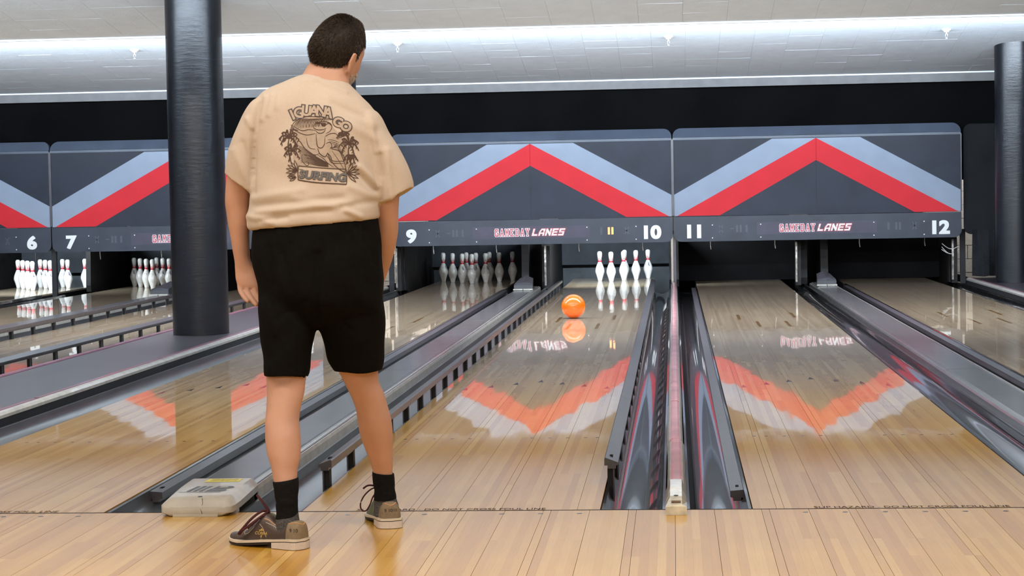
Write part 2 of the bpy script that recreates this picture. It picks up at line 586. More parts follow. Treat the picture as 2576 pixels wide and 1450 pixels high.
# ------------------------------------------------------------------ sprinklers
for x, lab in ((-5.80, 'white ceiling sprinkler beside the top of the tall black column'), (-2.92, 'white ceiling sprinkler close beside the bowler\'s head'),
               (-0.02, 'white ceiling sprinkler above the gap between the two full signs'), (2.89, 'white ceiling sprinkler above the sign numbered 12')):
    y, z = 14.38, 2.455 + SAW * (16.70 - 14.38)
    t = thing('sprinkler', (x, y, z), lab, 'sprinkler', 'ceiling sprinklers')
    MB().lathe([(.0, -.001), (.044, -.002), (.046, -.010), (.026, -.022), (.024, -.030), (.0, -.031)], (x, y, z), 20).build('escutcheon', M_WHITEP, t, smooth=True)
    MB().lathe([(.0, -.030), (.012, -.031), (.012, -.052), (.008, -.056), (.0, -.056)], (x, y, z), 12).build('valve', M_STEEL, t, smooth=True)
    mb = MB()
    mb.tube([(x - .010, y, z - .055), (x - .012, y, z - .075), (x, y, z - .096)], .003, 6)
    mb.tube([(x + .010, y, z - .055), (x + .012, y, z - .075), (x, y, z - .096)], .003, 6)
    mb.build('frame_arm', M_STEEL, t)
    MB().lathe([(.0, -.096), (.018, -.096), (.018, -.099), (.0, -.099)], (x, y, z), 12).build('deflector', M_STEEL, t)

# ------------------------------------------------------------------ approach floor
M_PRINT = mat('black_floor_print', (.012, .010, .012), .7, spec=.1)
floor = thing('floor', (0, 0, 0), kind='structure', label='polished maple approach floor in front of the foul line')
_bcache = {}
WIDE = {3, 4, 9, 14, 15, 20, 25, 26, 31, 36}


def board(parent, x, y0, y1, k):
    ln = round(y1 - y0, 3)
    wide = k % 39 in WIDE
    key = (ln, wide)
    if key not in _bcache:
        g = 0.0012 if wide else 0.00006
        _bcache[key] = MB().box(g, BW - 0.00004, 0.0001, ln - 0.0001, -.02, 0).mesh('board', M_BOARD)
    return place('board', _bcache[key], parent, (x, y0, 0))


rb = random.Random(5)


def boards(parent, xa, n, ya, yb, k0=0):
    for i in range(n):
        y = ya
        first = True
        while y < yb - 0.01:
            ln = rb.choice((1.5, 1.8, 2.4, 3.0)) if not first else rb.choice((0.6, 0.9, 1.5, 2.1))
            first = False
            y1 = min(y + ln, yb)
            if yb - y1 < 0.25:
                y1 = yb
            board(parent, xa + i * BW, y, y1, k0 + i)
            y = y1


AX0 = -2.95
boards(floor, AX0, 162, -1.5, -0.006)
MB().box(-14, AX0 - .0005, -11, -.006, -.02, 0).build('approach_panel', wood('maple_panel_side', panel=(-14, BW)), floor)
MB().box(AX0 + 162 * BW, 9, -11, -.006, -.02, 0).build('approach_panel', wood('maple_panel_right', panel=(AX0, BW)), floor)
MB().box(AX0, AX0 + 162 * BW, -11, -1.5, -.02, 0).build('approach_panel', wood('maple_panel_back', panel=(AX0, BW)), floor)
MB().box(-14, 9, -11, -.004, -.30, -.021).build('approach_base', M_GROOVE, floor)
MB().box(-14, 9, -.0055, .006, -.02, .0004).build('foul_line', M_PRINT, floor)
for c in (LC[9], LC[10], LC[11]):
    for k in range(-3, 4):
        if k == 0 and c == LC[10]:
            continue
        MB().lathe([(.0, -.001), (.010, -.001), (.010, .0003), (0, .0003)], (c + k * 5 * BW + 2 * BW, -.075, 0), 12).build('approach_dot', M_DARK, floor)


def floor_text(txt, x, y, h, m, parent, width):
    vs, fs = text_mesh(txt, h)
    w = max(v[0] for v in vs) - min(v[0] for v in vs)
    MB().add([(x + v[0] * width / w, y + v[1], .0006) for v in vs], fs).build('lettering', m, parent)


# ------------------------------------------------------------------ lanes
LANES = {}
LABELS = {6: 'glossy wooden lane leading to the brightly lit full rack under number 6',
          7: 'glossy wooden lane leading to the dim rack beside the tall black column',
          8: 'glossy wooden lane between two raised bumper rails beyond the column slab',
          9: 'glossy wooden lane beside the bowler, leading to the dim full rack',
          10: 'glossy wooden lane with the orange ball rolling on it',
          11: 'glossy wooden lane next to the pink capping, without ball or pins',
          12: 'glossy wooden lane under number 12 reflecting pale wall strips'}
for n, c in LC.items():
    t = thing('bowling_lane', (c, 0, 0), LABELS[n], 'bowling lane', 'bowling lanes')
    LANES[n] = t
    xa = c - LW / 2
    yb = 6.0 if n in (9, 10, 11) else 0.008
    if n in (9, 10, 11):
        boards(t, xa, 39, 0.008, yb)
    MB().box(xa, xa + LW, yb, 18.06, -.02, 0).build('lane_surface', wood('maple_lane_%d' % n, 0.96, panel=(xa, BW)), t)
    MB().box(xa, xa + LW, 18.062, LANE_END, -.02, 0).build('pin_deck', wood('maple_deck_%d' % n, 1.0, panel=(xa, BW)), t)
    MB().box(xa - .004, xa + LW + .004, 0.004, LANE_END, -.30, -.021).build('lane_base', M_BLACK, t)
    for k in range(-3, 4):          # arrows
        x = c + k * 5 * BW
        y = 4.86 - abs(k) * 0.145
        MB().prism_z([(x - .017, y - .075), (x + .017, y - .075), (x, y + .075)], -.001, .0004).build('arrow', M_DARKRED if abs(k) == 3 else M_DARK, t)
    for k in (3, 5, 8, 11, 14):
        for s in (-1, 1):
            MB().lathe([(.0, -.001), (.0085, -.001), (.0085, .0003), (0, .0003)], (c + s * (LW / 2 - k * BW + BW / 2 - .02), 2.08, 0), 12).build('dot', M_DARK, t)
    if n > 8:
        for k, y in ((-9, 10.7), (-4, 9.75), (5, 9.75), (9, 10.9)):
            MB().box(c + k * BW, c + (k + 1) * BW, y - .35, y + .35, -.001, .0004).build('marker_strip', M_BROWN, t)
    if n in (9, 10, 11):
        floor_text('SLIP HAZARD - DO NOT CROSS FOUL LINE', c + (.0 if n == 10 else .02), .014, .040, M_PRINT, t, .67)


# ------------------------------------------------------------------ gutters
def gutter(x0, x1, m, label, lip):
    """a trough from x0 to x1 (left to right) sunk beside a lane"""
    t = thing('gutter', ((x0 + x1) / 2, 0, -.1), label, 'gutter', 'gutters beside the lanes')
    w = x1 - x0
    prof = []
    for k in range(15):
        a = math.pi * k / 14
        prof.append(((x0 + x1) / 2 - (w / 2 - .012) * math.cos(a), -.016 - .078 * math.sin(a) ** .8))
    prof = [(x0, -.004), (x0 + .010, -.006)] + prof + [(x1 - .010, -.006), (x1, -.004)]
    under = [(x, z - .008) for x, z in prof[::-1]]
    rings = []
    ys = [0.008 + i * (16.97 - .008) / 60 for i in range(61)]
    for y in ys:
        rings.append([(x, y, z) for x, z in prof + under])
    MB().rings(rings).build('trough', m, t, smooth=True)
    return t


GUT = {}
e9l, e9r = LC[9] - LW / 2, LC[9] + LW / 2
e10l, e10r = LC[10] - LW / 2, LC[10] + LW / 2
e11l, e11r = LC[11] - LW / 2, LC[11] + LW / 2
e12l, e12r = LC[12] - LW / 2, LC[12] + LW / 2
e8l, e8r = LC[8] - LW / 2, LC[8] + LW / 2
e7l, e7r = LC[7] - LW / 2, LC[7] + LW / 2
e6l, e6r = LC[6] - LW / 2, LC[6] + LW / 2
CAPW = 0.125                     # half width of a ball return capping
d910, d1112, d78 = (e9r + e10l) / 2, (e11r + e12l) / 2, (e7r + e8l) / 2
gutter(e10r + .004, -.038, M_GUT, 'glossy black gutter between bumper posts and pink capping', 0)
gutter(.038, e11l - .004, M_GUT, 'glossy black gutter holding a lowered bumper beside the pink capping', 0)
gutter(e9r + .004, d910 - CAPW, M_GUT2, 'grey gutter along the hooded capping behind the bowler\'s legs', 0)
gutter(d910 + CAPW + .005, e10l - .004, M_GUT2, 'grey gutter behind the bumper posts on the orange ball\'s lane', 0)
gutter(e11r + .004, d1112 - CAPW, M_GUT, 'black gutter with curved red and grey reflections beside a grey capping', 0)
gutter(d1112 + CAPW + .005, e12l - .004, M_GUT, 'narrow black gutter between grey capping and the lane numbered 12', 0)
gutter(e9l - .262, e9l - .004, M_GUT2, 'dark grey gutter running below the edging of the column slab', 0)
gutter(e12r + .004, e12r + .262, M_GUT, 'black gutter below the column at the edge of the picture', 0)
gutter(e8r + .004, e8r + .240, M_GUT, 'black gutter mostly hidden behind the far slab edging', 0)
gutter(d78 + CAPW + .005, e8l - .004, M_GUT2, 'grey gutter wall seen between the far row of bumper posts', 0)
gutter(e7r + .004, d78 - CAPW, M_GUT, 'black gutter beside the rack next to the tall column', 0)
gutter(e7l - .23, e7l - .004, M_GUT, 'black gutter on the outer side of the lane numbered 7', 0)
gutter(e6r + .004, e6r + .23, M_GUT, 'black gutter beside the brightly lit rack numbered 6', 0)


# ------------------------------------------------------------------ cappings
def strip_cap(x, label, y0, y1, flip=1, half=.034):
    """cream divider with a faded red strip on top, in lengths that have drifted apart"""
    t = thing('divider_capping', (x, y0, 0), label, 'capping', 'cream and red divider cappings')
    rg = random.Random(int(abs(x) * 1000) + 7)
    y = y0
    while y < y1 - .1:
        yn = min(y + rg.choice((1.0, 1.3, 1.55)), y1)
        dx = rg.uniform(-.0025, .0025)
        b = [(x - half, -.10), (x - half, .030), (x - half + .008, .044), (x - half * .55, .048), (x + half * .55, .048), (x + half - .008, .044), (x + half, .030), (x + half, -.10)]
        MB().prism_y([(p[0] + dx, p[1]) for p in b], y + .001, yn - .001).build('base_strip', M_CREAM, t)
        top = [(x - half * .60, .0475), (x - half * .60, .053), (x - half * .35, .057), (x + half * .35, .057), (x + half * .60, .053), (x + half * .60, .0475)]
        MB().prism_y([(p[0] + dx, p[1]) for p in top], y + .004, yn - rg.choice((.003, .006, .022))).build('red_strip', M_PINK, t)
        y = yn
    return t


pc = strip_cap(0.0, 'pink and cream divider capping running straight up the middle gutter', 0.26, 16.55)
# end block at the foul line
eb = thing('capping_end_block', (0, -.12, 0), 'worn cream end block of the pink capping at the foul line', 'end block')
M_ENDB = mat('yellowed_clear_plastic', (0.55, 0.52, 0.43), 0.25, coat=0.6, noise_amt=0.25, noise_scale=25)
mb = MB()
hw = .037
mb.rings([[(s * hw * k, y, z) for (s, k, z) in ((-1, 1.0, 0.0005), (-1, 1.0, .028), (-1, .55, zt), (1, .55, zt), (1, 1.0, .028), (1, 1.0, .0005))]
          for y, zt in ((-.125, .030), (-.115, .036), (-.02, .050), (.10, .066), (.255, .070), (.262, .058))])
mb.build('block', M_ENDB, eb)
MB().lathe([(0, 0), (.008, 0), (.008, .002), (0, .002)], (0, -.012, .0505), 14).build('screw_hole', M_DARK, eb)
MB().box(-.016, .016, -.1, -.05, .0395, .0425).build('rust_patch', mat('rust', (.16, .09, .05), .8, noise_amt=.4, noise_scale=60), eb)


def flat_cap(x, label, y0, y1):
    """wide grey metal capping over the ball return track, lipped along both sides"""
    t = thing('ball_return_capping', (x, y0, 0), label, 'capping', 'grey ball return cappings')
    w = CAPW
    y = y0
    rg = random.Random(int(abs(x) * 997))
    while y < y1 - .1:
        yn = min(y + 2.4, y1)
        prof = [(x - w, -.06), (x - w, .030), (x - w + .006, .040), (x - w + .022, .043), (x - w + .030, .050),
                (x + w - .040, .052), (x + w - .036, .046), (x + w - .028, .046), (x + w - .024, .050), (x + w - .006, .048), (x + w, .036), (x + w, -.06)]
        dz = rg.uniform(-.0015, .0015)
        MB().prism_y([(a, b + dz) for a, b in prof], y + .0015, yn - .0015).build('cover_plate', M_CAPMETAL, t)
        MB().prism_y([(x + w - .0005, -.05), (x + w + .004, -.05), (x + w + .004, .030), (x + w - .002, .044), (x + w - .018, .0505 + dz), (x + w - .022, .0488)], y + .0015, yn - .0015).build('edge_lip', M_CREAM, t)
        y = yn
    return t


flat_cap(d910, 'long grey metal capping passing behind the bowler\'s legs', 0.35, 16.2)
flat_cap(d1112, 'long grey metal capping below the sign numbered 12', 0.0, 16.2)
flat_cap(d78, 'long grey metal capping seen flat behind the far bumper rail', 0.0, 16.2)

# slab strips in the column bays
for s, lab in ((-1, 'dark purple-grey painted slab strip carrying the black column'), (1, 'dark slab strip under the column at the edge of the picture')):
    t = thing('column_slab', (s * COL_X, 0, 0), lab, 'floor slab')
    xi, xo = s * 3.44, s * 4.09
    MB().box(min(xi, xo), max(xi, xo), 0.0, 18.0, -.30, .058).build('slab_top', M_SLAB, t)
    for x in (xi, xo):
        sg_ = -s if x == xi else s
        MB().box(min(x, x + sg_ * .062), max(x, x + sg_ * .062), 0.0, 16.45, -.08, .033).build('slab_skirt', M_BLACK, t)
    for x, sg, who in (((xi, 1, 'cream and purple edging strip on the near side of the column slab'), (xo, -1, 'cream and purple edging strip along the bumper rail side of the column slab')) if s < 0
                       else ((xi, -1, 'cream and purple edging strip below the column at the picture edge'),)):
        c = thing('slab_edging', (x, 0, 0), who, 'edging', 'edging strips of the slabs')
        y = 0.0
        rg = random.Random(int(abs(x) * 100))
        while y < 16.4:
            yn = min(y + rg.choice((1.5, 2.0, 2.6)), 16.45)
            a, b2, c2 = x, x + sg * .035, x + sg * .078
            MB().prism_y([(a, -.05), (a, .062), (a + sg * .006, .068), (b2, .068), (b2, -.05)], y + .001, yn - rg.choice((.002, .03))).build('purple_strip', M_PINKD, c)
            MB().prism_y([(b2 + sg * .0005, .034), (b2 + sg * .0005, .066), (c2 - sg * .022, .062), (c2 - sg * .010, .050), (c2 - sg * .010, .034)], y + .001, yn - .001).build('cream_strip', M_CREAM, c)
            y = yn

# ------------------------------------------------------------------ bumper rails
def bumper(xe, side, label, y0=0.60, y1=16.6, up=True):
    """xe: lane edge; side = +1 if the gutter lies to the right of that edge"""
    t = thing('bumper_rail', (xe, y0, -.08), label, 'bumper rail', 'bumper rails along the lanes')
    z = 0.104 if up else -.010
    s = side
    a = xe - s * .004 if up else xe + s * .012
    w = .052
    prof = [(a, z - .030), (a, z - .004), (a + s * .004, z), (a + s * w, z - .018 if up else z - .004), (a + s * w, z - .028), (a + s * (w - .010), z - .030), (a + s * (w - .010), z - .042), (a + s * .012, z - .042), (a + s * .012, z - .030)]
    y = y0
    while y < y1 - .1:
        yn = min(y + 2.3, y1)
        MB().prism_y(prof, y + .0008, yn - .0008).build('rail_section', M_RAIL, t)
        y = yn
    MB().box(min(a + s * .018, a + s * .030), max(a + s * .018, a + s * .030), y0 + .09, y0 + .125, z - .012 if up else z - .003, z - .0035 if up else z + .0005).build('bolt_hole', M_BLACKM, t)
    if up:
        pm = MB().prism_x([(-.022, 0), (.022, 0), (.026, -.150), (.010, -.165), (-.016, -.165)], -.011, .011).mesh('post', M_BLACK)
        pe = MB().box(-.003, .003, -.004, .004, -.140, -.002).mesh('post_edge', M_RAIL)
        y = y0 + .035
        while y < y1:
            p = place('post', pm, t, (a + s * .022, y, z - .040))
            q = bpy.data.objects.new('post_edge', pe)
            COL.objects.link(q)
            q.parent = p
            q.location = (s * .013, -.022, 0)
            y += .568
    return t


bumper(e10r, 1, 'raised dark bumper rail beside the glossy black gutter and pink capping')
bumper(e10l, -1, 'raised dark bumper rail starting behind the bowler\'s leg')
bumper(e8r, 1, 'raised dark bumper rail standing along the column slab')
bumper(e8l, -1, 'raised dark bumper rail on the far side of the lane beyond the slab')
bumper(e11l, -1, 'lowered black bumper rail lying in the gutter beside the pink capping', .52, 16.6, False)
bumper(e9r, 1, 'lowered grey bumper rail lying beside the hooded capping', .58, 16.6, False)
bumper(e12l, -1, 'lowered black bumper rail lying along the lane numbered 12', .30, 16.6, False)

# ------------------------------------------------------------------ hood of the ball return track at the foul line
hd = thing('ball_return_hood', (d910, -.1, 0), 'cracked grey plastic hood with yellow warning label beside the bowler\'s foot', 'hood')
M_HOOD = mat('grey_hood_plastic', (0.45, 0.43, 0.39), 0.30, coat=0.4, coat_rough=0.15, noise_amt=0.10, noise_scale=18)
hx = d910


def hood_ring(y, w, z0, zr, zt, wt):
    return [(hx - w * .80, y, z0), (hx - w, y, z0 + .010), (hx - w, y, zr), (hx - w * .95, y, zr + .006), (hx - wt, y, zt - .003), (hx - wt * .93, y, zt),
            (hx + wt * .93, y, zt), (hx + wt, y, zt - .003), (hx + w * .95, y, zr + .006), (hx + w, y, zr), (hx + w, y, z0 + .010), (hx + w * .80, y, z0)]


rings = [hood_ring(-.100, .085, .006, .018, .024, .078), hood_ring(-.097, .110, .003, .028, .034, .098), hood_ring(-.085, .122, .002, .032, .038, .106),
         hood_ring(-.070, .128, .002, .034, .050, .108), hood_ring(-.055, .132, .004, .035, .058, .108), hood_ring(.02, .136, .006, .038, .064, .110), hood_ring(.15, .136, .010, .044, .071, .112),
         hood_ring(.33, .134, .016, .050, .074, .114), hood_ring(.345, .130, .020, .048, .060, .112)]
MB().rings(rings).build('shell', M_HOOD, hd, smooth=True)
MB().box(hx - .080, hx + .080, -.102, -.06, .0005, .010).build('foot_lip', M_HOOD, hd)
MB().box(hx + .085, hx + .130, -.03, .02, 0.0, .02).build('support_leg', M_HOOD, hd)
MB().tube([(hx + .02, -.101, .004), (hx + .024, -.1005, .012), (hx + .019, -.0985, .027), (hx + .022, -.078, .0435), (hx + .016, -.058, .0585)], .0013, 5).build('crack', M_DARK, hd)


def hood_top(y):
    ys = [(-.055, .058), (.02, .064), (.15, .071), (.33, .074)]
    for (a, za), (b, zb) in zip(ys, ys[1:]):
        if a <= y <= b:
            return za + (zb - za) * (y - a) / (b - a)
    return .074


def on_hood(poly, name, m, lift=.0008):
    MB().add([(hx + x, y, hood_top(y) + lift) for x, y in poly], [tuple(range(len(poly)))]).build(name, m, hd)


on_hood([(-.052, .245), (.078, .245), (.082, .315), (-.042, .315)], 'warning_label', mat('yellow_label', (.72, .62, .05), .4))
lab_t = text_mesh('WARNING KEEP HANDS CLEAR', .016)
for row, yy in enumerate((.265, .290)):
    w_ = max(v[0] for v in lab_t[0]) * 2
    MB().add([(hx + .018 + v[0] * .10 / w_, yy + v[1], hood_top(yy) + .0015) for v in lab_t[0]], lab_t[1]).build('lettering', M_DARK, hd)
M_DKG = mat('dark_grey_print', (.07, .07, .085), .4)
MB().lathe([(0, 0), (.008, 0), (.008, .002), (0, .002)], (hx + .002, -.03, hood_top(-.03)), 14).build('screw', M_DKG, hd)
# printed emblem: slanted bars running into a rounded B
for k in range(3):
    x = -.070 + k * .022
    on_hood([(x, .055), (x + .014, .055), (x + .034, .150), (x + .020, .150)], 'emblem', M_DKG)
on_hood([(-.004, .055), (.055, .055), (.070, .065), (.074, .080), (.066, .096), (.010, .098)], 'emblem', M_DKG)
on_hood([(.014, .106), (.072, .106), (.088, .118), (.090, .134), (.078, .150), (.028, .150)], 'emblem', M_DKG)
on_hood([(.034, .118), (.064, .118), (.070, .128), (.064, .138), (.040, .138)], 'emblem_counter', M_HOOD, .0016)
on_hood([(-.094, .040), (.060, .040), (.060, .045), (-.090, .045)], 'emblem', M_DKG)

# ball deflector boxes at the far ends of the return cappings
for x, lab in ((d910, 'black gable-topped box on the capping end between the two pin racks'), (d1112, 'black gable-topped box on the capping end before the two empty openings'),
               (d78, 'black gable-topped box beside the tall column in front of dim pins')):
    t = thing('deflector_box', (x, 15.2, .05), lab, 'box', 'black deflector boxes')
    MB().rings([[(x - .105, 15.22, .0550), (x - .105, 15.22, .105), (x, 15.22, .115), (x + .105, 15.22, .105), (x + .105, 15.22, .0550)],
                [(x - .10, 15.25, .0550), (x - .10, 15.25, .125), (x, 15.25, .140), (x + .10, 15.25, .125), (x + .10, 15.25, .0550)],
                [(x - .075, 15.75, .0550), (x - .075, 15.75, .165), (x, 15.75, .195), (x + .075, 15.75, .165), (x + .075, 15.75, .0550)]]).build('box_body', mat('charcoal_plastic', (.022, .022, .026), .5), t)
    MB().box(x - .11, x - .004, 15.17, 15.24, .0545, .070).build('base_bar', M_CREAM, t)
    MB().box(x + .004, x + .11, 15.17, 15.24, .0545, .070).build('base_bar', M_CREAM, t)

# ------------------------------------------------------------------ ball
bc = Vector((-.90, 10.86, .108))
ball = thing('bowling_ball', (bc.x, bc.y, 0), 'bright orange bowling ball rolling down lane 10', 'bowling ball')
bm = bmesh.new()
bmesh.ops.create_uvsphere(bm, u_segments=48, v_segments=32, radius=.108)
me = bpy.data.meshes.new('ball_body')
bm.to_mesh(me)
bm.free()
me.materials.append(mat('orange_ball', (0.80, 0.115, 0.004), 0.25, coat=0.4, coat_rough=.12, col2=(0.72, 0.17, 0.004), noise_scale=9))
me.polygons.foreach_set('use_smooth', [True] * len(me.polygons))
link('ball_body', me, ball, bc)
for a, b_ in ((.3, .9), (.5, .75), (.35, .62)):
    d = Vector((math.cos(b_) * math.sin(a), math.cos(b_) * math.cos(a), math.sin(b_)))
    o = link('finger_hole', MB().lathe([(0, -.002), (.013, -.002), (.013, .0006), (0, .0006)], (0, 0, 0), 14).mesh('finger_hole', M_BLACK), ball, bc + d * .108)
    o.rotation_euler = d.to_track_quat('Z', 'Y').to_euler()

# ------------------------------------------------------------------ block lettering of the signs
def rect(x0, y0, x1, y1):
    return [(x0, y0), (x1, y0), (x1, y1), (x0, y1)]


def bar(x0, y0, x1, y1, w):
    """slanted stroke with level ends"""
    return [(x0 - w / 2, y0), (x0 + w / 2, y0), (x1 + w / 2, y1), (x1 - w / 2, y1)]


# varsity slab capitals in a box 0..1 wide and high
SLAB = {
    'G': [rect(.0, .18, .24, .82), rect(.14, 0, .80, .17), rect(.14, .83, .80, 1), [(.0, .18), (.14, 0), (.24, 0), (.24, .18)], [(.0, .82), (.24, .82), (.24, 1), (.14, 1)],
          rect(.72, .62, .95, .92), rect(.70, .0, .95, .48), rect(.50, .36, 1.0, .48)],
    'A': [bar(.16, .1, .48, 1, .22), bar(.84, .1, .52, 1, .22), rect(.28, .30, .72, .43), rect(-.02, 0, .36, .12), rect(.64, 0, 1.02, .12), rect(.36, .9, .64, 1)],
    'M': [rect(.08, .0, .26, 1), rect(.74, .0, .92, 1), bar(.5, .32, .20, 1, .20), bar(.5, .32, .80, 1, .20), rect(-.02, 0, .36, .12), rect(.64, 0, 1.02, .12), rect(-.02, .88, .28, 1), rect(.72, .88, 1.02, 1)],
    'E': [rect(.08, 0, .34, 1), rect(-.02, 0, .9, .15), rect(-.02, .85, .9, 1), rect(.3, .44, .66, .56), rect(.78, .0, .92, .26), rect(.78, .74, .92, 1)],
    'D': [rect(.08, 0, .32, 1), rect(-.02, 0, .72, .15), rect(-.02, .85, .72, 1), rect(.70, .2, .96, .8), [(.6, 0), (.76, 0), (.96, .2), (.70, .22)], [(.70, .78), (.96, .8), (.76, 1), (.6, 1)]],
    'Y': [rect(.38, 0, .62, .5), bar(.5, .42, .18, 1, .24), bar(.5, .42, .82, 1, .24), rect(.24, 0, .76, .12), rect(-.04, .88, .38, 1), rect(.62, .88, 1.04, 1)],
}
# wide speed letters, cut by a thin line, sheared later
FAST = {
    'L': [rect(0, 0, .28, .50), rect(0, .56, .28, 1), rect(.2, 0, .95, .22)],
    'A': [rect(0, 0, .28, .50), [(0, .56), (.28, .56), (.5, 1), (.3, 1)], rect(.30, .80, .98, 1), rect(.72, 0, .98, .50), rect(.72, .56, .98, 1), rect(.22, .28, .8, .44)],
    'N': [rect(0, 0, .28, .50), rect(0, .56, .28, 1), rect(.72, 0, .98, .50), rect(.72, .56, .98, 1), [(.24, .56), (.24, .98), (.76, .44), (.76, .02)]],
    'E': [rect(0, 0, .28, .50), rect(0, .56, .28, 1), rect(.2, 0, .96, .20), rect(.2, .40, .90, .50), rect(.2, .80, 1.0, 1), rect(.2, .56, .9, .62)],
    'S': [rect(0, 0, .94, .20), rect(.68, .1, .96, .50), rect(.04, .42, .96, .50), rect(.02, .56, .96, .62), rect(.02, .56, .30, .95), rect(.06, .80, 1.0, 1)],
}


def glyphs(txt, font, h, w, gap, shear=0.0):
    out, x = [], 0.0
    for ch in txt:
        for poly in font[ch]:
            out.append([(x + p[0] * w + p[1] * h * shear, p[1] * h) for p in poly])
        x += w + gap
    return out, x - gap


def grow(poly, t):
    cx = sum(p[0] for p in poly) / len(poly)
    cy = sum(p[1] for p in poly) / len(poly)
    n = len(poly)
    out = []
    for i in range(n):
        (ax, ay), (bx, by), (cx2, cy2) = poly[i - 1], poly[i], poly[(i + 1) % n]
        d1 = Vector((bx - ax, by - ay)).normalized()
        d2 = Vector((cx2 - bx, cy2 - by)).normalized()
        n1, n2 = Vector((d1.y, -d1.x)), Vector((d2.y, -d2.x))
        m = n1 + n2
        if m.length < .2:
            m = n1
        m = m / max(m.dot(n1), .35)
        out.append((bx + m.x * t, by + m.y * t))
    return out


def front_poly(mb, poly, y, th=.0015):
    n = len(poly)
    mb.add([(x, y - th, z) for x, z in poly] + [(x, y, z) for x, z in poly],
           [tuple(range(n)), tuple(range(n, 2 * n))[::-1]] + [(i, (i + 1) % n, n + (i + 1) % n, n + i) for i in range(n)])


def rounded(x0, z0, x1, z1, rb_, rt_, n=7):
    pts = []
    for cx, cz, r, a0 in ((x1 - rb_, z0 + rb_, rb_, -90), (x1 - rt_, z1 - rt_, rt_, 0), (x0 + rt_, z1 - rt_, rt_, 90), (x0 + rb_, z0 + rb_, rb_, 180)):
        if r < 1e-4:
            pts.append((cx, cz))
            continue
        for k in range(n + 1):
            a = math.radians(a0 + 90 * k / n)
            pts.append((cx + r * math.cos(a), cz + r * math.sin(a)))
    return pts


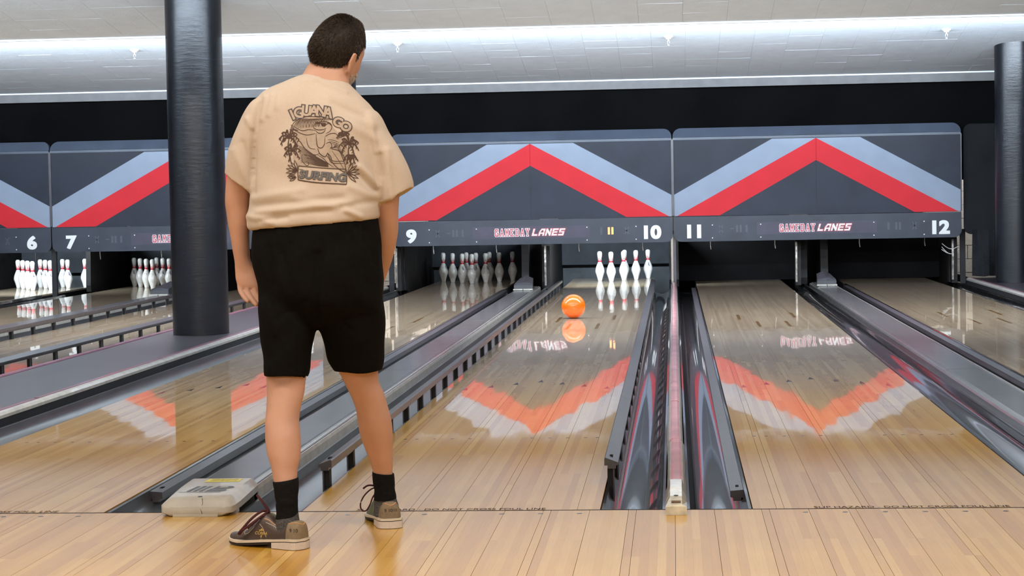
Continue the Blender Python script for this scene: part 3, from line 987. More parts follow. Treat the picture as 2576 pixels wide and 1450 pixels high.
# ------------------------------------------------------------------ masking units
HALF = 1.672
def masking(xc, left, right, label, led=None):
    y = MASK_Y
    t = thing('masking_unit', (xc, y, .53), label, 'masking unit', 'masking units above the pin decks')
    mb = MB()
    front_poly(mb, rounded(xc - HALF, .829, xc + HALF, 1.757, 0, 0), y + .05, .05)
    mb.build('main_panel', M_PANEL, t)
    # number band, rounded below and slightly proud
    mb = MB()
    front_poly(mb, rounded(xc - HALF, .530, xc + HALF, .824, .085, .0), y + .05, .062)
    mb.build('number_band', M_PANELLOW, t)
    # top band leaning back, with rounded shoulders
    poly = rounded(xc - HALF, 1.760, xc + HALF, 1.868, 0, .095)
    mb = MB()
    n = len(poly)
    mb.add([(a, y - .006 + (b - 1.76) * .55, b) for a, b in poly] + [(a, y + .08, b) for a, b in poly],
           [tuple(range(n)), tuple(range(n, 2 * n))[::-1]] + [(i, (i + 1) % n, n + (i + 1) % n, n + i) for i in range(n)])
    mb.build('top_band', M_PANELTOP, t)
    MB().box(xc - HALF, xc + HALF, y - .010, y, 1.728, 1.757).build('top_rim', M_PANELTOP, t)
    for s in (-1, 1):
        mb = MB()
        front_poly(mb, [(xc, 1.722), (xc + s * .512, 1.722), (xc + s * (HALF - .008), 1.085), (xc + s * (HALF - .008), .834), (xc + s * 1.625, .834)], y, .0015)
        mb.build('grey_stripe', M_STRIPE, t)
        mb = MB()
        front_poly(mb, [(xc + s * .002, 1.7205), (xc + s * 1.632, .834), (xc + s * 1.13, .834), (xc + s * .002, 1.461)], y - .0015, .0012)
        mb.build('red_stripe', M_RED, t)
        MB().box(xc + s * HALF - .007, xc + s * HALF + .007, y - .012, y, .84, 1.74).build('side_trim', M_RAIL, t)
    MB().box(xc - .0015, xc + .0015, y - .0035, y, .834, 1.722).build('centre_seam', M_BLACK, t)
    f = y - .012
    mb = MB()
    front_poly(mb, rounded(xc - .70, .602, xc + .695, .745, 0, 0), f, .0012)
    plate = mb.build('logo_plate', M_PLATE, t)
    # lettering on the plate
    g1, w1 = glyphs('GAMEDAY', SLAB, .090, .046, .0150)
    g2, w2 = glyphs('LANES', FAST, .082, .066, .012, .30)
    x0 = xc - .435
    A, B = MB(), MB()
    for i, p in enumerate(g1):
        front_poly(A, [(x0 + a, .628 + b) for a, b in grow(p, .0050)], f - .0012 - i * 8e-6, .0008)
        front_poly(B, [(x0 + a, .628 + b) for a, b in p], f - .0026 - i * 8e-6, .0008)
    A.build('lettering_outline', M_WHITE, plate)
    B.build('lettering', M_LOGORED, plate)
    x1 = x0 + w1 + .026
    A, B = MB(), MB()
    for i, p in enumerate(g2):
        front_poly(A, [(x1 + a, .631 + b) for a, b in grow(p, .0055)], f - .0012 - i * 8e-6, .0008)
        front_poly(B, [(x1 + a, .631 + b) for a, b in p], f - .0026 - i * 8e-6, .0008)
    A.build('lettering_outline', M_LOGORED, plate)
    B.build('lettering', M_WHITE, plate)
    for num, s in ((left, -1), (right, 1)):
        if num is None:
            continue
        vs, fs = text_mesh(str(num), .150, offset=.036)
        cx = xc + s * 1.435
        mb = MB()
        for i_, (ex, ez) in enumerate(((-.0045, -.003), (.0045, -.003), (-.0045, .003), (.0045, .003), (0, 0))):
            mb.add([(cx + v[0] * 1.14 + ex, f - .0018 - i_ * 2e-5, .580 + v[1] + ez) for v in vs], fs)
        mb.build('lane_number', M_WHITE, t)
        # dead indicator symbols next to the number
        cxx = xc + s * 1.12
        syms = [('X', 0), ('-', .13), ('II', .21), ('I', .30)] if s < 0 else [('I', -.30), ('II', -.19), ('X', 0)]
        for ch, dx in syms:
            lit = led == num and ch == 'II'
            mb = MB()
            q = cxx + dx + (.01 if s > 0 else 0)
            zz = .632
            if ch == 'X':
                front_poly(mb, bar(q - .022, zz, q + .022, zz + .085, .016), f, .0008)
                front_poly(mb, bar(q + .022, zz, q - .022, zz + .085, .016), f, .0008)
            elif ch == '-':
                front_poly(mb, rect(q - .022, zz + .038, q + .022, zz + .05), f, .0008)
            else:
                for j in range(len(ch)):
                    a = q + (j - (len(ch) - 1) / 2) * .042
                    front_poly(mb, rect(a - .012, zz, a + .012, zz + .085), f, .0008)
            mb.build('indicator', M_LED if lit else M_GHOST, t)
    for dx in (-1.22, -.655, .66, 1.24):
        for z in (.570, .722):
            MB().box(xc + dx - .006, xc + dx + .006, f - .002, f, z - .006, z + .006).build('screw', M_WHITEP, t)
    return t


UC = {56: -7.50 - 1.679, 78: -7.50 + 1.679, 910: -1.679, 1112: 1.679}
masking(UC[56], None, 6, 'striped sign panel numbered 6, cut off by the picture edge')
masking(UC[78], 7, 8, 'striped sign panel numbered 7, partly hidden by the tall black column')
masking(UC[910], 9, 10, 'striped sign panel numbered 9 and 10 with two lit orange marks', led=10)
masking(UC[1112], 11, 12, 'striped sign panel numbered 11 and 12 without lit marks')
# plain black filler panels across the column bays
for s, lab in ((1, 'plain black filler panel above the hanging black cloth'), (-1, 'plain black filler panel hidden behind the bowler\'s shoulder')):
    t = thing('filler_panel', (s * COL_X, MASK_Y + .05, .55), lab, 'panel', 'black filler panels in the column bays')
    mb = MB()
    a, b = sorted((s * 3.39, s * 4.12))
    front_poly(mb, rounded(a, .56, b, 1.85, .09, .09), MASK_Y + .10, .03)
    mb.build('sheet', M_BLACKM, t)

# ------------------------------------------------------------------ pin machines: kickbacks, cushions, sweeps
M_KICK = mat('scuffed_kickback', (0.009, 0.008, 0.008), 0.6, spec=.2, noise_amt=0.5, noise_scale=7)
M_CURT = mat('pit_curtain', (0.020, 0.025, 0.036), 0.7, noise_amt=0.4, noise_scale=5)
M_PITB = mat('pit_board', (0.045, 0.054, 0.068), 0.6, noise_amt=0.3, noise_scale=6)
for n, c in LC.items():
    t = thing('pin_machine', (c, 18.9, -.2), {6: 'dark pin machine opening around the brightly lit rack numbered 6', 7: 'dark pin machine opening around the rack beside the tall column',
              8: 'dark pin machine opening behind the tall column and the bowler', 9: 'dark pin machine opening around the dim full rack', 10: 'pin machine opening with lit blue-grey curtain behind six bright pins',
              11: 'black pin machine opening without pins beside the chrome-edged post', 12: 'black pin machine opening without pins below the number 12'}[n], 'pin machine', 'pin machine openings')
    for s in (-1, 1):
        xk = c + s * (LW / 2 + .235)
        if (n == 10 and s == 1) or (n == 11 and s == -1):
            xk = s * -.0 + (-.030 if n == 10 else .030)
        th = .028 if abs(xk) < .1 else .045
        y0 = 17.25
        if n == 6 and s == 1:
            continue
        if n == 7 and s == -1:
            xk, th, y0 = -7.50, .03, 18.12
        prof = [(y0, -.02), (y0 - .02, .06), (y0, .30), (y0 + .01, .52), (y0 + .08, .60), (20.2, .60), (20.2, -.25), (y0 + .4, -.25), (y0 + .25, -.04)]
        MB().prism_x(prof, xk - th, xk + th).build('kickback', M_KICK, t)
    MB().box(c - .76, c + .76, 20.02, 20.10, .16, 1.25).build('rear_curtain', M_CURT, t)
    MB().box(c - .76, c + .76, 20.20, 20.26, -.25, .30).build('pit_board', M_PITB, t)
    MB().box(c - .76, c + .76, 16.95, 20.2, 1.25, 1.30).build('top_cover', M_BLACKM, t)
    if n in (11, 12):
        MB().box(c - LW / 2 - .2, c + LW / 2 + .2, 18.12, 18.20, .004, .60).build('sweep_board', M_BLACKM, t)
    for dx in (-.35, .42):
        MB().tube([(c + dx, 17.15, .60), (c + dx, 17.15, .47), (c + dx + .006, 17.15, .42)], .007, 8).build('hanging_rod', M_STEEL, t)
    if n in (6, 10):
        area('pin_light', (c, 17.0, .98), (0, 1, -.52), 1.0, .06, 75, (.80, .93, 1.0))
    elif n in (7, 9, 8):
        area('pin_light', (c, 17.0, .98), (0, 1, -.52), 1.0, .06, 0.9, (.95, .97, 1.0))  # weak fill added where the deck lamp is out, for stray light
# chrome-faced post between lanes 10 and 11, and the posts by the bays
for x, y, w, lab, chrome in ((0.0, 16.70, .028, 'narrow chrome-edged post at the end of the pink capping', True), (-7.50, 16.70, .03, 'black post between the signs numbered 6 and 7', False),
                     (-3.40, 16.90, .03, 'black post close beside the bowler\'s forearm', False), (3.40, 16.90, .03, 'black post beside the hanging black cloth', False)):
    t = thing('support_post', (x, y, 0), lab, 'post', 'posts under the masking units')
    MB().box(x - w, x + w, y, y + .05, -.02, .62).build('post_body', M_RAIL if chrome else M_BLACK, t)
    if chrome:
        MB().box(x - w - .002, x - w * .25, y - .004, y, .02, .60).build('chrome_face', M_STEEL, t)
for x, sgn, lab in ((e10l - .20, 1, 'scuffed steel-edged kickback post beside the six bright pins'), (e9l - .235, -1, 'dark rounded kickback post in front of the pale block wall'),
                    (e12r + .225, 1, 'scuffed kickback post beside the hanging white cables'), (e11r + .16, 1, 'scuffed dark kickback post between the two empty openings')):
    t = thing('kickback_post', (x, 17.1, -.02), lab, 'post', 'kickback posts')
    MB().prism_x([(17.02, -.02), (17.0, .30), (17.02, .50), (17.08, .56), (17.22, .56), (17.22, -.02)], x - .032, x + .032).build('plate', M_KICK, t)
    MB().prism_x([(17.0, .02), (16.985, .30), (17.005, .50), (17.02, .50), (17.02, .02)], x - .034, x - .012).build('edge_strip', mat('worn_steel', (.33, .31, .29), .4, metal=.7, noise_amt=.6, noise_scale=30), t)
# hanging black cloth and loose cables in the right bay
cl = MB()
rings = []
for i in range(9):
    z = .62 - i * .068
    rings.append([(3.47 + .62 * k / 10, 16.62 + .03 * math.sin(k * 1.1 + i * .25) - .004 * i * math.sin(k), z - .004 * (k % 3)) for k in range(11)])
cl.rings(rings, cap=False, close=False)
o = cl.build('hanging_cloth', mat('black_cloth', (.008, .008, .009), .95, spec=.1, noise_amt=.3, noise_scale=12, bump=.001, bump_scale=300))
sm = o.modifiers.new('thick', 'SOLIDIFY')
sm.thickness = .004
tag(o, 'black cloth hanging in the gap between post and column', 'cloth')
for k, (dz, sag) in enumerate(((.45, .05), (.41, .07), (.38, .04))):
    pts = [(3.17 + .2 * i / 8, 17.0 + .02 * k, dz - sag * math.sin(math.pi * i / 8) - .03 * i / 8) for i in range(9)]
    tag(MB().tube(pts, .0045, 6).build('cable', M_WHITEP, None, True), ['topmost of the white cables sagging beside the black post', 'middle one of the white cables sagging beside the black post', 'lowest of the white cables sagging beside the black post'][k], 'cable', 'white cables beside the post')

# ------------------------------------------------------------------ pins
PROF = [(.0, 0), (.0258, 0), (.0285, .006), (.0305, .019), (.0375, .045), (.0470, .075), (.0560, .100), (.0596, .114), (.0604, .124), (.0590, .140), (.0540, .165), (.0460, .187),
        (.0370, .210), (.0290, .226), (.0250, .240), (.0232, .254), (.0234, .266), (.0250, .280), (.0275, .300), (.0305, .325), (.0322, .343), (.0312, .358), (.0270, .370), (.0190, .378), (.009, .3808), (.0, .381)]


def pin_r(z):
    for (r0, z0), (r1, z1) in zip(PROF[1:], PROF[2:]):
        if z0 <= z <= z1:
            return r0 + (r1 - r0) * (z - z0) / max(z1 - z0, 1e-6)
    return 0.0


M_PIN = mat('pin_coating', (0.80, 0.80, 0.80), 0.22, coat=0.6, coat_rough=.08, noise_amt=.03, noise_scale=40)
M_PINOLD = mat('pin_coating_scuffed', (0.66, 0.65, 0.63), 0.30, coat=0.4, coat_rough=.15, noise_amt=.14, noise_scale=45)
M_PINRED = mat('pin_red', (0.46, 0.012, 0.03), 0.3, coat=.5)
pin_me = MB().lathe(PROF[1:-1], n=32).mesh('pin_body', M_PIN, 'all')
pin_me2 = pin_me.copy()
pin_me2.materials[0] = M_PINOLD


def pin_patch(polys, m, name):
    mb = MB()
    for poly in polys:          # (angle, z)
        mb.add([((pin_r(z) + .0006) * math.cos(a), (pin_r(z) + .0006) * math.sin(a), z) for a, z in poly], [tuple(range(len(poly)))])
    return mb.mesh(name, m)


st = []
for k in range(32):
    a0, a1 = 2 * math.pi * k / 32, 2 * math.pi * (k + 1) / 32
    for z0, z1 in ((.243, .252), (.252, .262)):
        st.append([(a0, z0), (a1, z0), (a1, z1), (a0, z1)])
for k in range(8):
    a = 2 * math.pi * k / 8
    hi = .318 if k % 2 else .298
    zs = [.262, .275, .29, hi]
    for z0, z1 in zip(zs, zs[1:]):
        w0, w1 = .30 * (hi - z0) / (hi - .262), .30 * (hi - z1) / (hi - .262)
        st.append([(a - w0, z0), (a + w0, z0), (a + w1, z1), (a - w1, z1)])
stripe_me = pin_patch(st, M_PINRED, 'neck_stripe')


def arc_poly(pts, w):
    """stroke as quads in (angle*0.055, z)"""
    out = []
    for (a, z), (b, y) in zip(pts, pts[1:]):
        d = Vector((b - a, y - z)).normalized()
        n = Vector((-d.y, d.x)) * w / 2
        out.append([((a + n.x) / .055, z + n.y), ((b + n.x) / .055, y + n.y), ((b - n.x) / .055, y - n.y), ((a - n.x) / .055, z - n.y)])
    return out


crown = arc_poly([(-.020, .175), (.020, .175)], .003) + arc_poly([(-.020, .175), (-.024, .192), (-.010, .186), (0, .200), (.010, .186), (.024, .192), (.020, .175)], .0022) + arc_poly([(-.014, .171), (0, .166), (.014, .171)], .0015)
crown_me = pin_patch([[(a + math.pi * 1.5, z) for a, z in q] for q in crown], M_GLYPH, 'crown_mark')
gmark = arc_poly([(.012, .208), (-.004, .212), (-.014, .200), (-.008, .188), (.006, .190), (.006, .199), (-.002, .199)], .006) + arc_poly([(.010, .186), (-.006, .182), (-.002, .172), (.012, .170), (.014, .178)], .006)
gmark_me = pin_patch([[(a + math.pi * 1.5 + 1.35, z) for a, z in q] for q in gmark], M_GLYPH, 'letter_mark')
SPOT = {1: (0, 0), 2: (-1, 1), 3: (1, 1), 4: (-2, 2), 5: (0, 2), 6: (2, 2), 7: (-3, 3), 8: (-1, 3), 9: (1, 3), 10: (3, 3)}
STAND = {6: range(1, 11), 7: range(1, 11), 9: range(1, 11), 10: (1, 2, 3, 6, 9, 10), 8: ()}
WHERE = {6: 'of the bright rack under number 6', 7: 'of the dim rack beside the tall column', 9: 'of the dim rack under number 9', 10: 'of the bright group under number 10'}
WHERE = {6: 'of the bright full rack', 7: 'of the dim rack beside the tall column', 9: 'of the dim full rack beside the bowler', 10: 'of the six bright pins'}
POSN = {1: 'front pin', 2: 'second-row outer pin', 3: 'second-row inner pin', 4: 'third-row outer pin', 5: 'third-row middle pin', 6: 'third-row inner pin',
        7: 'back-row corner pin, outer side,', 8: 'second pin of the back row', 9: 'third pin of the back row', 10: 'back-row corner pin, inner side,'}
rp = random.Random(8)
for n, which in STAND.items():
    for k in which:
        dx, dy = SPOT[k]
        x, y = LC[n] + dx * .1524, 18.29 + dy * .264
        rot = rp.uniform(-1.3, 1.3)
        t = thing('bowling_pin', (x, y, 0), 'white red-necked ' + POSN[k] + ' ' + WHERE[n], 'bowling pin', 'bowling pins standing on the decks')
        t.rotation_euler = (0, 0, rot)
        for nm, me in (('pin_body', pin_me if n in (6, 10) else pin_me2), ('neck_stripe', stripe_me), ('crown_mark', crown_me), ('letter_mark', gmark_me)):
            o = bpy.data.objects.new(nm, me)
            COL.objects.link(o)
            o.parent = t

# ------------------------------------------------------------------ the bowler
M_SKIN = mat('skin', (0.52, 0.295, 0.215), 0.50, noise_amt=.07, noise_scale=11, bump=.00015, bump_scale=260, sss=.12, spec=.35)
M_SHIRT = mat('sand_cotton', (0.515, 0.430, 0.365), 0.9, noise_amt=.03, noise_scale=160, bump=.0004, bump_scale=900, sheen=.15, spec=.15)
M_SHORTS = mat('black_jersey', (0.0042, 0.0039, 0.0040), 0.9, noise_amt=.2, noise_scale=60, spec=.08)
M_HAIR = mat('dark_brown_hair', (0.014, 0.009, 0.007), 0.45, spec=.4)
M_BEARD = mat('grey_stubble', (0.55, 0.48, 0.42), 0.6)
M_SOCK = mat('black_knit', (0.008, 0.008, 0.009), 0.95, noise_amt=.3, noise_scale=150, bump=.0008, bump_scale=300, spec=.1)
M_SOCK2 = mat('grey_heather_knit', (0.12, 0.12, 0.125), 0.95, col2=(.035, .035, .04), noise_scale=220, spec=.1)

man = thing('person', (-1.10, -.53, 0), 'man seen from behind in sand T-shirt and black shorts watching his ball', 'person')


def ring(uL, uR, v, y, ry, tilt=0.0, n=40, e=2.0, cyoff=0.0):
    """level loop whose sides lie on the sight lines of uL and uR at depth y; tilt drops the right side (px per px)"""
    a, b = at_y(uL, v, y), at_y(uR, v, y)
    c = (a + b) / 2
    rx = (b - a).length / 2
    out = []
    for k in range(n):
        t = 2 * math.pi * k / n
        ct, st = math.cos(t), math.sin(t)
        x = math.copysign(abs(ct) ** (2 / e), ct) * rx
        yy = math.copysign(abs(st) ** (2 / e), st) * ry
        out.append(Vector((c.x + x, c.y + yy + cyoff, c.z - tilt * x)))
    return out


def shrink(rg, k, dz):
    c = sum((Vector(p) for p in rg), Vector()) / len(rg)
    return [Vector((c.x + (p.x - c.x) * k, c.y + (p.y - c.y) * k, p.z + dz)) for p in rg]


def densify(rows, m=4):
    """smooth in-between rows (Catmull-Rom on every number)"""
    out = []
    for i in range(len(rows) - 1):
        p0, p1, p2, p3 = rows[max(i - 1, 0)], rows[i], rows[i + 1], rows[min(i + 2, len(rows) - 1)]
        for s in range(m):
            t = s / m
            out.append([0.5 * ((2 * b) + (-a + c) * t + (2 * a - 5 * b + 4 * c - d) * t * t + (-a + 3 * b - 3 * c + d) * t ** 3) for a, b, c, d in zip(p0, p1, p2, p3)])
    out.append(list(rows[-1]))
    return out


def fuse(mbs, name, voxel, smooth=4, fac=.5):
    """one continuous skin grown over overlapping closed forms"""
    mb = MB()
    for q in mbs:
        mb.add(q.v, q.f)
    me = mb.mesh(name, M_SKIN)
    o = bpy.data.objects.new(name, me)
    COL.objects.link(o)
    r = o.modifiers.new('r', 'REMESH')
    r.mode = 'VOXEL'
    r.voxel_size = voxel
    if smooth:
        s = o.modifiers.new('s', 'SMOOTH')
        s.iterations = smooth
        s.factor = fac
    dg = bpy.context.evaluated_depsgraph_get()
    out = bpy.data.meshes.new_from_object(o.evaluated_get(dg))
    bpy.data.objects.remove(o)
    bpy.data.meshes.remove(me)
    out.polygons.foreach_set('use_smooth', [True] * len(out.polygons))
    return out


def limb(rows, n=32, e=2.0, m=4):
    """rows: v, uL, uR, y, ry, tilt"""
    return MB().rings([ring(r[1], r[2], r[0], r[3], r[4], r[5], n, e) for r in densify(rows, m)])


def chain(pts, rad, n=14):
    """rounded finger through world points"""
    P = densify([list(p) + [r] for p, r in zip(pts, rad)], 4)
    pp = [Vector(q[:3]) for q in P]
    rr = [q[3] for q in P]
    d0, d1 = (pp[0] - pp[1]).normalized(), (pp[-1] - pp[-2]).normalized()
    pre = [(pp[0] + d0 * rr[0] * .8, rr[0] * .55), (pp[0] + d0 * rr[0] * .5, rr[0] * .85)]
    post = [(pp[-1] + d1 * rr[-1] * .5, rr[-1] * .85), (pp[-1] + d1 * rr[-1] * .85, rr[-1] * .5)]
    allp = pre + list(zip(pp, rr)) + post
    return MB().tube([a for a, _ in allp], [b for _, b in allp], n)


# --- head, shaped in its own frame (x right, y forward, z up), then turned
HC = at_y(850, 140, -.46)
HROT = Matrix.Rotation(math.radians(-31), 3, 'Z') @ Matrix.Rotation(math.radians(-13), 3, 'X') @ Matrix.Rotation(math.radians(14), 3, 'Y')


def gauss(d, w):
    return math.exp(-(d / w) ** 2)


def head_point(th, ph):
    x, y, z = math.cos(th) * math.sin(ph), math.sin(th) * math.sin(ph), math.cos(ph)
    X, Y, Z = x * .0725, y * .094, z * .124
    if Z < 0:
        k = min(1, -Z / .122)
        X *= 1 - .20 * k ** 1.5                     # jaw narrows
        if Y < 0:
            Y *= 1 - .38 * k ** 1.1                 # nape
        else:
            Y *= 1 + .02 * k
    if Y > 0:
        X *= 1 - .06 * (Y / .1) ** 2
        Y -= .012 * gauss(abs(X) - .033, .018) * gauss(Z - .005, .016)                 # eye sockets
        Y += .006 * gauss(Z - .028, .014) * gauss(X, .045)                             # brow
        Y += .019 * gauss(X, .012) * gauss(Z + .030, .020) + .008 * gauss(X, .010) * gauss(Z + .006, .022)   # nose
        Y += .007 * gauss(X, .024) * (gauss(Z + .062, .006) + gauss(Z + .073, .007)) - .004 * gauss(X, .024) * gauss(Z + .0675, .003)
        Y += .010 * gauss(X, .026) * gauss(Z + .102, .016)                             # chin
    else:
        Y -= .006 * gauss(Z - .02, .05) * gauss(X, .06)                                # back of the skull
    return Vector((X, Y, Z))


def head_form():
    mb = MB()
    nt, npv = 72, 56
    rings = [[head_point(2 * math.pi * k / nt, math.pi * (j + .35) / (npv - .3)) for k in range(nt)] for j in range(npv)]
    mb.rings(rings)
    for s in (-1, 1):                                # ears
        er = []
        for j in range(9):
            t = j / 8
            z = -.032 + .066 * t
            wy = .0185 * math.sqrt(max(.04, 1 - ((t - .56) / .60) ** 2))
            er.append([Vector((s * (.065 + .016 + .012 * math.sin(math.pi * t) * 0 + .010 * t) + s * .0065 * math.cos(a) - s * .010 * math.sin(a) * .6, -.015 + wy * math.sin(a) - .006 * t, z - .016)) for a in [2 * math.pi * q / 14 for q in range(14)]])
        mb.rings(er)
        mb.tube([(s * .060, -.006, -.010), (s * .079, -.012, -.012)], .012, 10)
    for i, v in enumerate(mb.v):
        mb.v[i] = tuple(HC + HROT @ Vector(v))
    return mb


# --- the body below the neck
neck = limb([(120, 800, 890, -.47, .058, 0), (150, 788, 893, -.47, .060, .1), (172, 774, 886, -.48, .062, .12), (190, 764, 878, -.49, .066, .13), (206, 752, 878, -.50, .070, .13), (230, 725, 885, -.50, .075, .13)])
trunk = limb([(205, 770, 862, -.50, .05, .12), (235, 690, 890, -.50, .075, .12), (270, 662, 920, -.50, .095, .1), (340, 655, 935, -.50, .115, .05), (430, 655, 938, -.50, .128, 0), (520, 652, 938, -.50, .135, 0),
              (600, 655, 938, -.51, .130, 0), (700, 668, 948, -.52, .125, 0), (790, 680, 945, -.52, .09, 0)], e=2.3)
legL = limb([(700, 668, 790, -.53, .085, 0), (800, 674, 785, -.55, .085, 0), (900, 672, 776, -.57, .075, 0), (954, 671, 769, -.585, .066, 0), (989, 672, 765, -.60, .060, 0), (1023, 671, 757, -.615, .058, 0), (1058, 668, 752, -.63, .058, 0),
             (1092, 668, 755, -.645, .061, 0), (1113, 669, 756, -.652, .061, 0), (1141, 673, 756, -.662, .057, 0), (1161, 679, 753, -.669, .052, 0), (1182, 684, 748, -.676, .047, 0), (1217, 690, 747, -.688, .042, 0), (1265, 697, 747, -.70, .040, 0), (1330, 698, 748, -.70, .042, 0)])
legR = limb([(700, 800, 948, -.50, .085, 0), (800, 812, 950, -.48, .085, 0), (900, 836, 950, -.45, .075, 0), (941, 856, 951, -.43, .065, 0), (965, 868, 954, -.42, .061, 0), (989, 880, 965, -.41, .059, 0), (1023, 894, 975, -.395, .058, 0),
             (1058, 900, 984, -.38, .060, 0), (1092, 906, 988, -.365, .059, 0), (1127, 918, 988, -.35, .053, 0), (1161, 931, 988, -.335, .046, 0), (1196, 940, 987, -.32, .040, 0), (1251, 946, 990, -.305, .040, 0), (1300, 946, 995, -.30, .042, 0)])
armL = limb([(262, 640, 690, -.50, .05, 0), (330, 612, 668, -.50, .055, 0), (400, 588, 650, -.50, .055, .2), (440, 574, 640, -.495, .052, .2), (480, 568, 631, -.49, .048, .1), (510, 567, 628, -.485, .046, 0), (532, 570, 628, -.48, .045, 0), (563, 574, 627, -.475, .043, 0),
             (595, 580, 627, -.47, .038, 0), (627, 585, 628, -.467, .032, 0), (655, 590, 630, -.465, .026, 0), (672, 591, 637, -.465, .0205, .1), (684, 592, 643, -.466, .0175, .1)], n=28)
armR = limb([(300, 890, 945, -.50, .05, 0), (360, 915, 980, -.49, .052, 0), (430, 930, 1000, -.48, .052, 0), (480, 938, 1005, -.475, .050, 0), (515, 942, 1003, -.47, .047, 0), (545, 944, 1002, -.46, .045, 0), (575, 944, 1002, -.445, .043, 0), (600, 942, 999, -.43, .041, 0), (630, 938, 993, -.41, .037, 0),
             (660, 934, 985, -.39, .032, 0), (690, 930, 974, -.37, .028, 0), (712, 926, 965, -.355, .024, 0)], n=28)


def hand(P, T, side, depth):
    """P(u, v, d): place a photograph point at depth offset d from the wrist"""
    return P


def hpt(u, v, y):
    return tuple(at_y(u, v, y))


# left hand: palm turned back, fingers loosely curled; thumb lies forward along the shorts
palmL = limb([(655, 591, 630, -.465, .022, 0), (672, 591, 638, -.465, .018, .1), (690, 592, 647, -.467, .016, .1), (704, 593, 652, -.469, .0155, .1), (717, 597, 655, -.471, .0140, .05), (725, 602, 655, -.472, .0100, 0)], n=28, e=2.6)
fingL = [chain([hpt(603, 712, -.470), hpt(605, 730, -.476), hpt(613, 746, -.490), hpt(623, 758, -.501)], [.0096, .0092, .0084, .0072]),
         chain([hpt(620, 715, -.470), hpt(624, 736, -.478), hpt(635, 755, -.491), hpt(645, 767, -.500)], [.0102, .0100, .0091, .0078]),
         chain([hpt(638, 716, -.470), hpt(644, 738, -.477), hpt(656, 757, -.486), hpt(667, 771, -.490)], [.0104, .0102, .0094, .0082]),
         chain([hpt(652, 713, -.470), hpt(663, 734, -.473), hpt(677, 751, -.478), hpt(687, 763, -.476)], [.0100, .0098, .0090, .0080]),
         chain([hpt(640, 680, -.462), hpt(656, 692, -.446), hpt(668, 706, -.434), hpt(676, 722, -.430)], [.0135, .0120, .0105, .0088])]
palmR = limb([(706, 927, 966, -.358, .020, 0), (724, 922, 966, -.345, .017, 0), (744, 914, 962, -.333, .0155, 0), (762, 909, 958, -.324, .014, 0), (772, 911, 955, -.320, .010, 0)], n=28, e=2.6)
fingR = [chain([hpt(950, 758, -.325), hpt(950, 774, -.322), hpt(944, 790, -.326), hpt(937, 803, -.334)], [.0095, .0092, .0085, .0074]),
         chain([hpt(938, 762, -.323), hpt(936, 782, -.318), hpt(928, 800, -.322), hpt(920, 814, -.332)], [.0100, .0100, .0092, .0080]),
         chain([hpt(925, 762, -.323), hpt(921, 782, -.316), hpt(912, 800, -.320), hpt(903, 813, -.330)], [.0102, .0102, .0095, .0082]),
         chain([hpt(913, 757, -.324), hpt(906, 775, -.318), hpt(896, 790, -.322), hpt(888, 802, -.330)], [.0100, .0098, .0090, .0080]),
         chain([hpt(922, 730, -.335), hpt(908, 740, -.320), hpt(899, 753, -.308), hpt(894, 768, -.300)], [.0135, .0120, .0105, .0088])]
body_me = fuse([head_form(), neck, trunk, legL, legR, armL, armR, palmL, palmR] + fingL + fingR, 'body', .0034, 3, .45)
body_me.materials.clear()
body_me.materials.append(M_SKIN)
body = link('body', body_me, man)
for s in (-1, 1):
    bm = bmesh.new()
    bmesh.ops.create_uvsphere(bm, u_segments=16, v_segments=10, radius=.0125)
    me = bpy.data.meshes.new('eye')
    bm.to_mesh(me)
    bm.free()
    me.polygons.foreach_set('use_smooth', [True] * len(me.polygons))
    me.materials.append(mat('eye_white', (.75, .72, .68), .2))
    e_ = link('eye', me, man, HC + HROT @ Vector((s * .030, .0660, .004)))
    i_ = link('iris', MB().lathe([(0, -.001), (.006, -.001), (.005, .0012), (0, .0018)], (0, 0, 0), 14).mesh('iris', mat('iris', (.05, .03, .015), .1)), man, HC + HROT @ Vector((s * .030, .0778, .004)))
    i_.rotation_euler = (HROT @ Vector((0, 1, 0))).to_track_quat('Z', 'Y').to_euler()

# --- hair: a close cap plus single short strands
INV = HROT.transposed()


def hairline(p):
    """height above which the scalp carries hair, in head coordinates"""
    x, y = p.x, p.y
    if y > .055:
        return .058 - .0 * y
    if y > .005:
        return .058 - (.055 - y) * 1.25 + (.012 if y > .02 else 0)
    if y > -.030:
        return .004 - (.005 - y) * 1.0          # over and behind the ear
    return -.031 - (-.030 - y) * 1.25 - .30 * max(0, x + .02)


cap = MB()
nt, npv = 96, 72
grid = [[head_point(2 * math.pi * k / nt, math.pi * (j + .35) / (npv - .3)) for k in range(nt)] for j in range(npv)]
keep = {}
for j in range(npv):
    for k in range(nt):
        p = grid[j][k]
        a = p.z - hairline(p)
        if a > -.004:
            nrm = Vector((p.x / .0725 ** 2, p.y / .094 ** 2, p.z / .124 ** 2)).normalized()
            lift = .0035 + .0075 * min(1, max(0, a) / .10) + .0016 * noise.noise(p * 160)
            if a < .004:
                lift = .0008
            keep[(j, k)] = len(cap.v)
            cap.v.append(tuple(HC + HROT @ (p + nrm * lift)))
for j in range(npv - 1):
    for k in range(nt):
        q = [(j, k), (j, (k + 1) % nt), (j + 1, (k + 1) % nt), (j + 1, k)]
        if all(c in keep for c in q):
            cap.f.append(tuple(keep[c] for c in q))
            cap.mi.append(0)
hair = cap.build('hair', M_HAIR, man, 'all')
rh = random.Random(21)
st_v, st_f = [], []
bd_v, bd_f = [], []


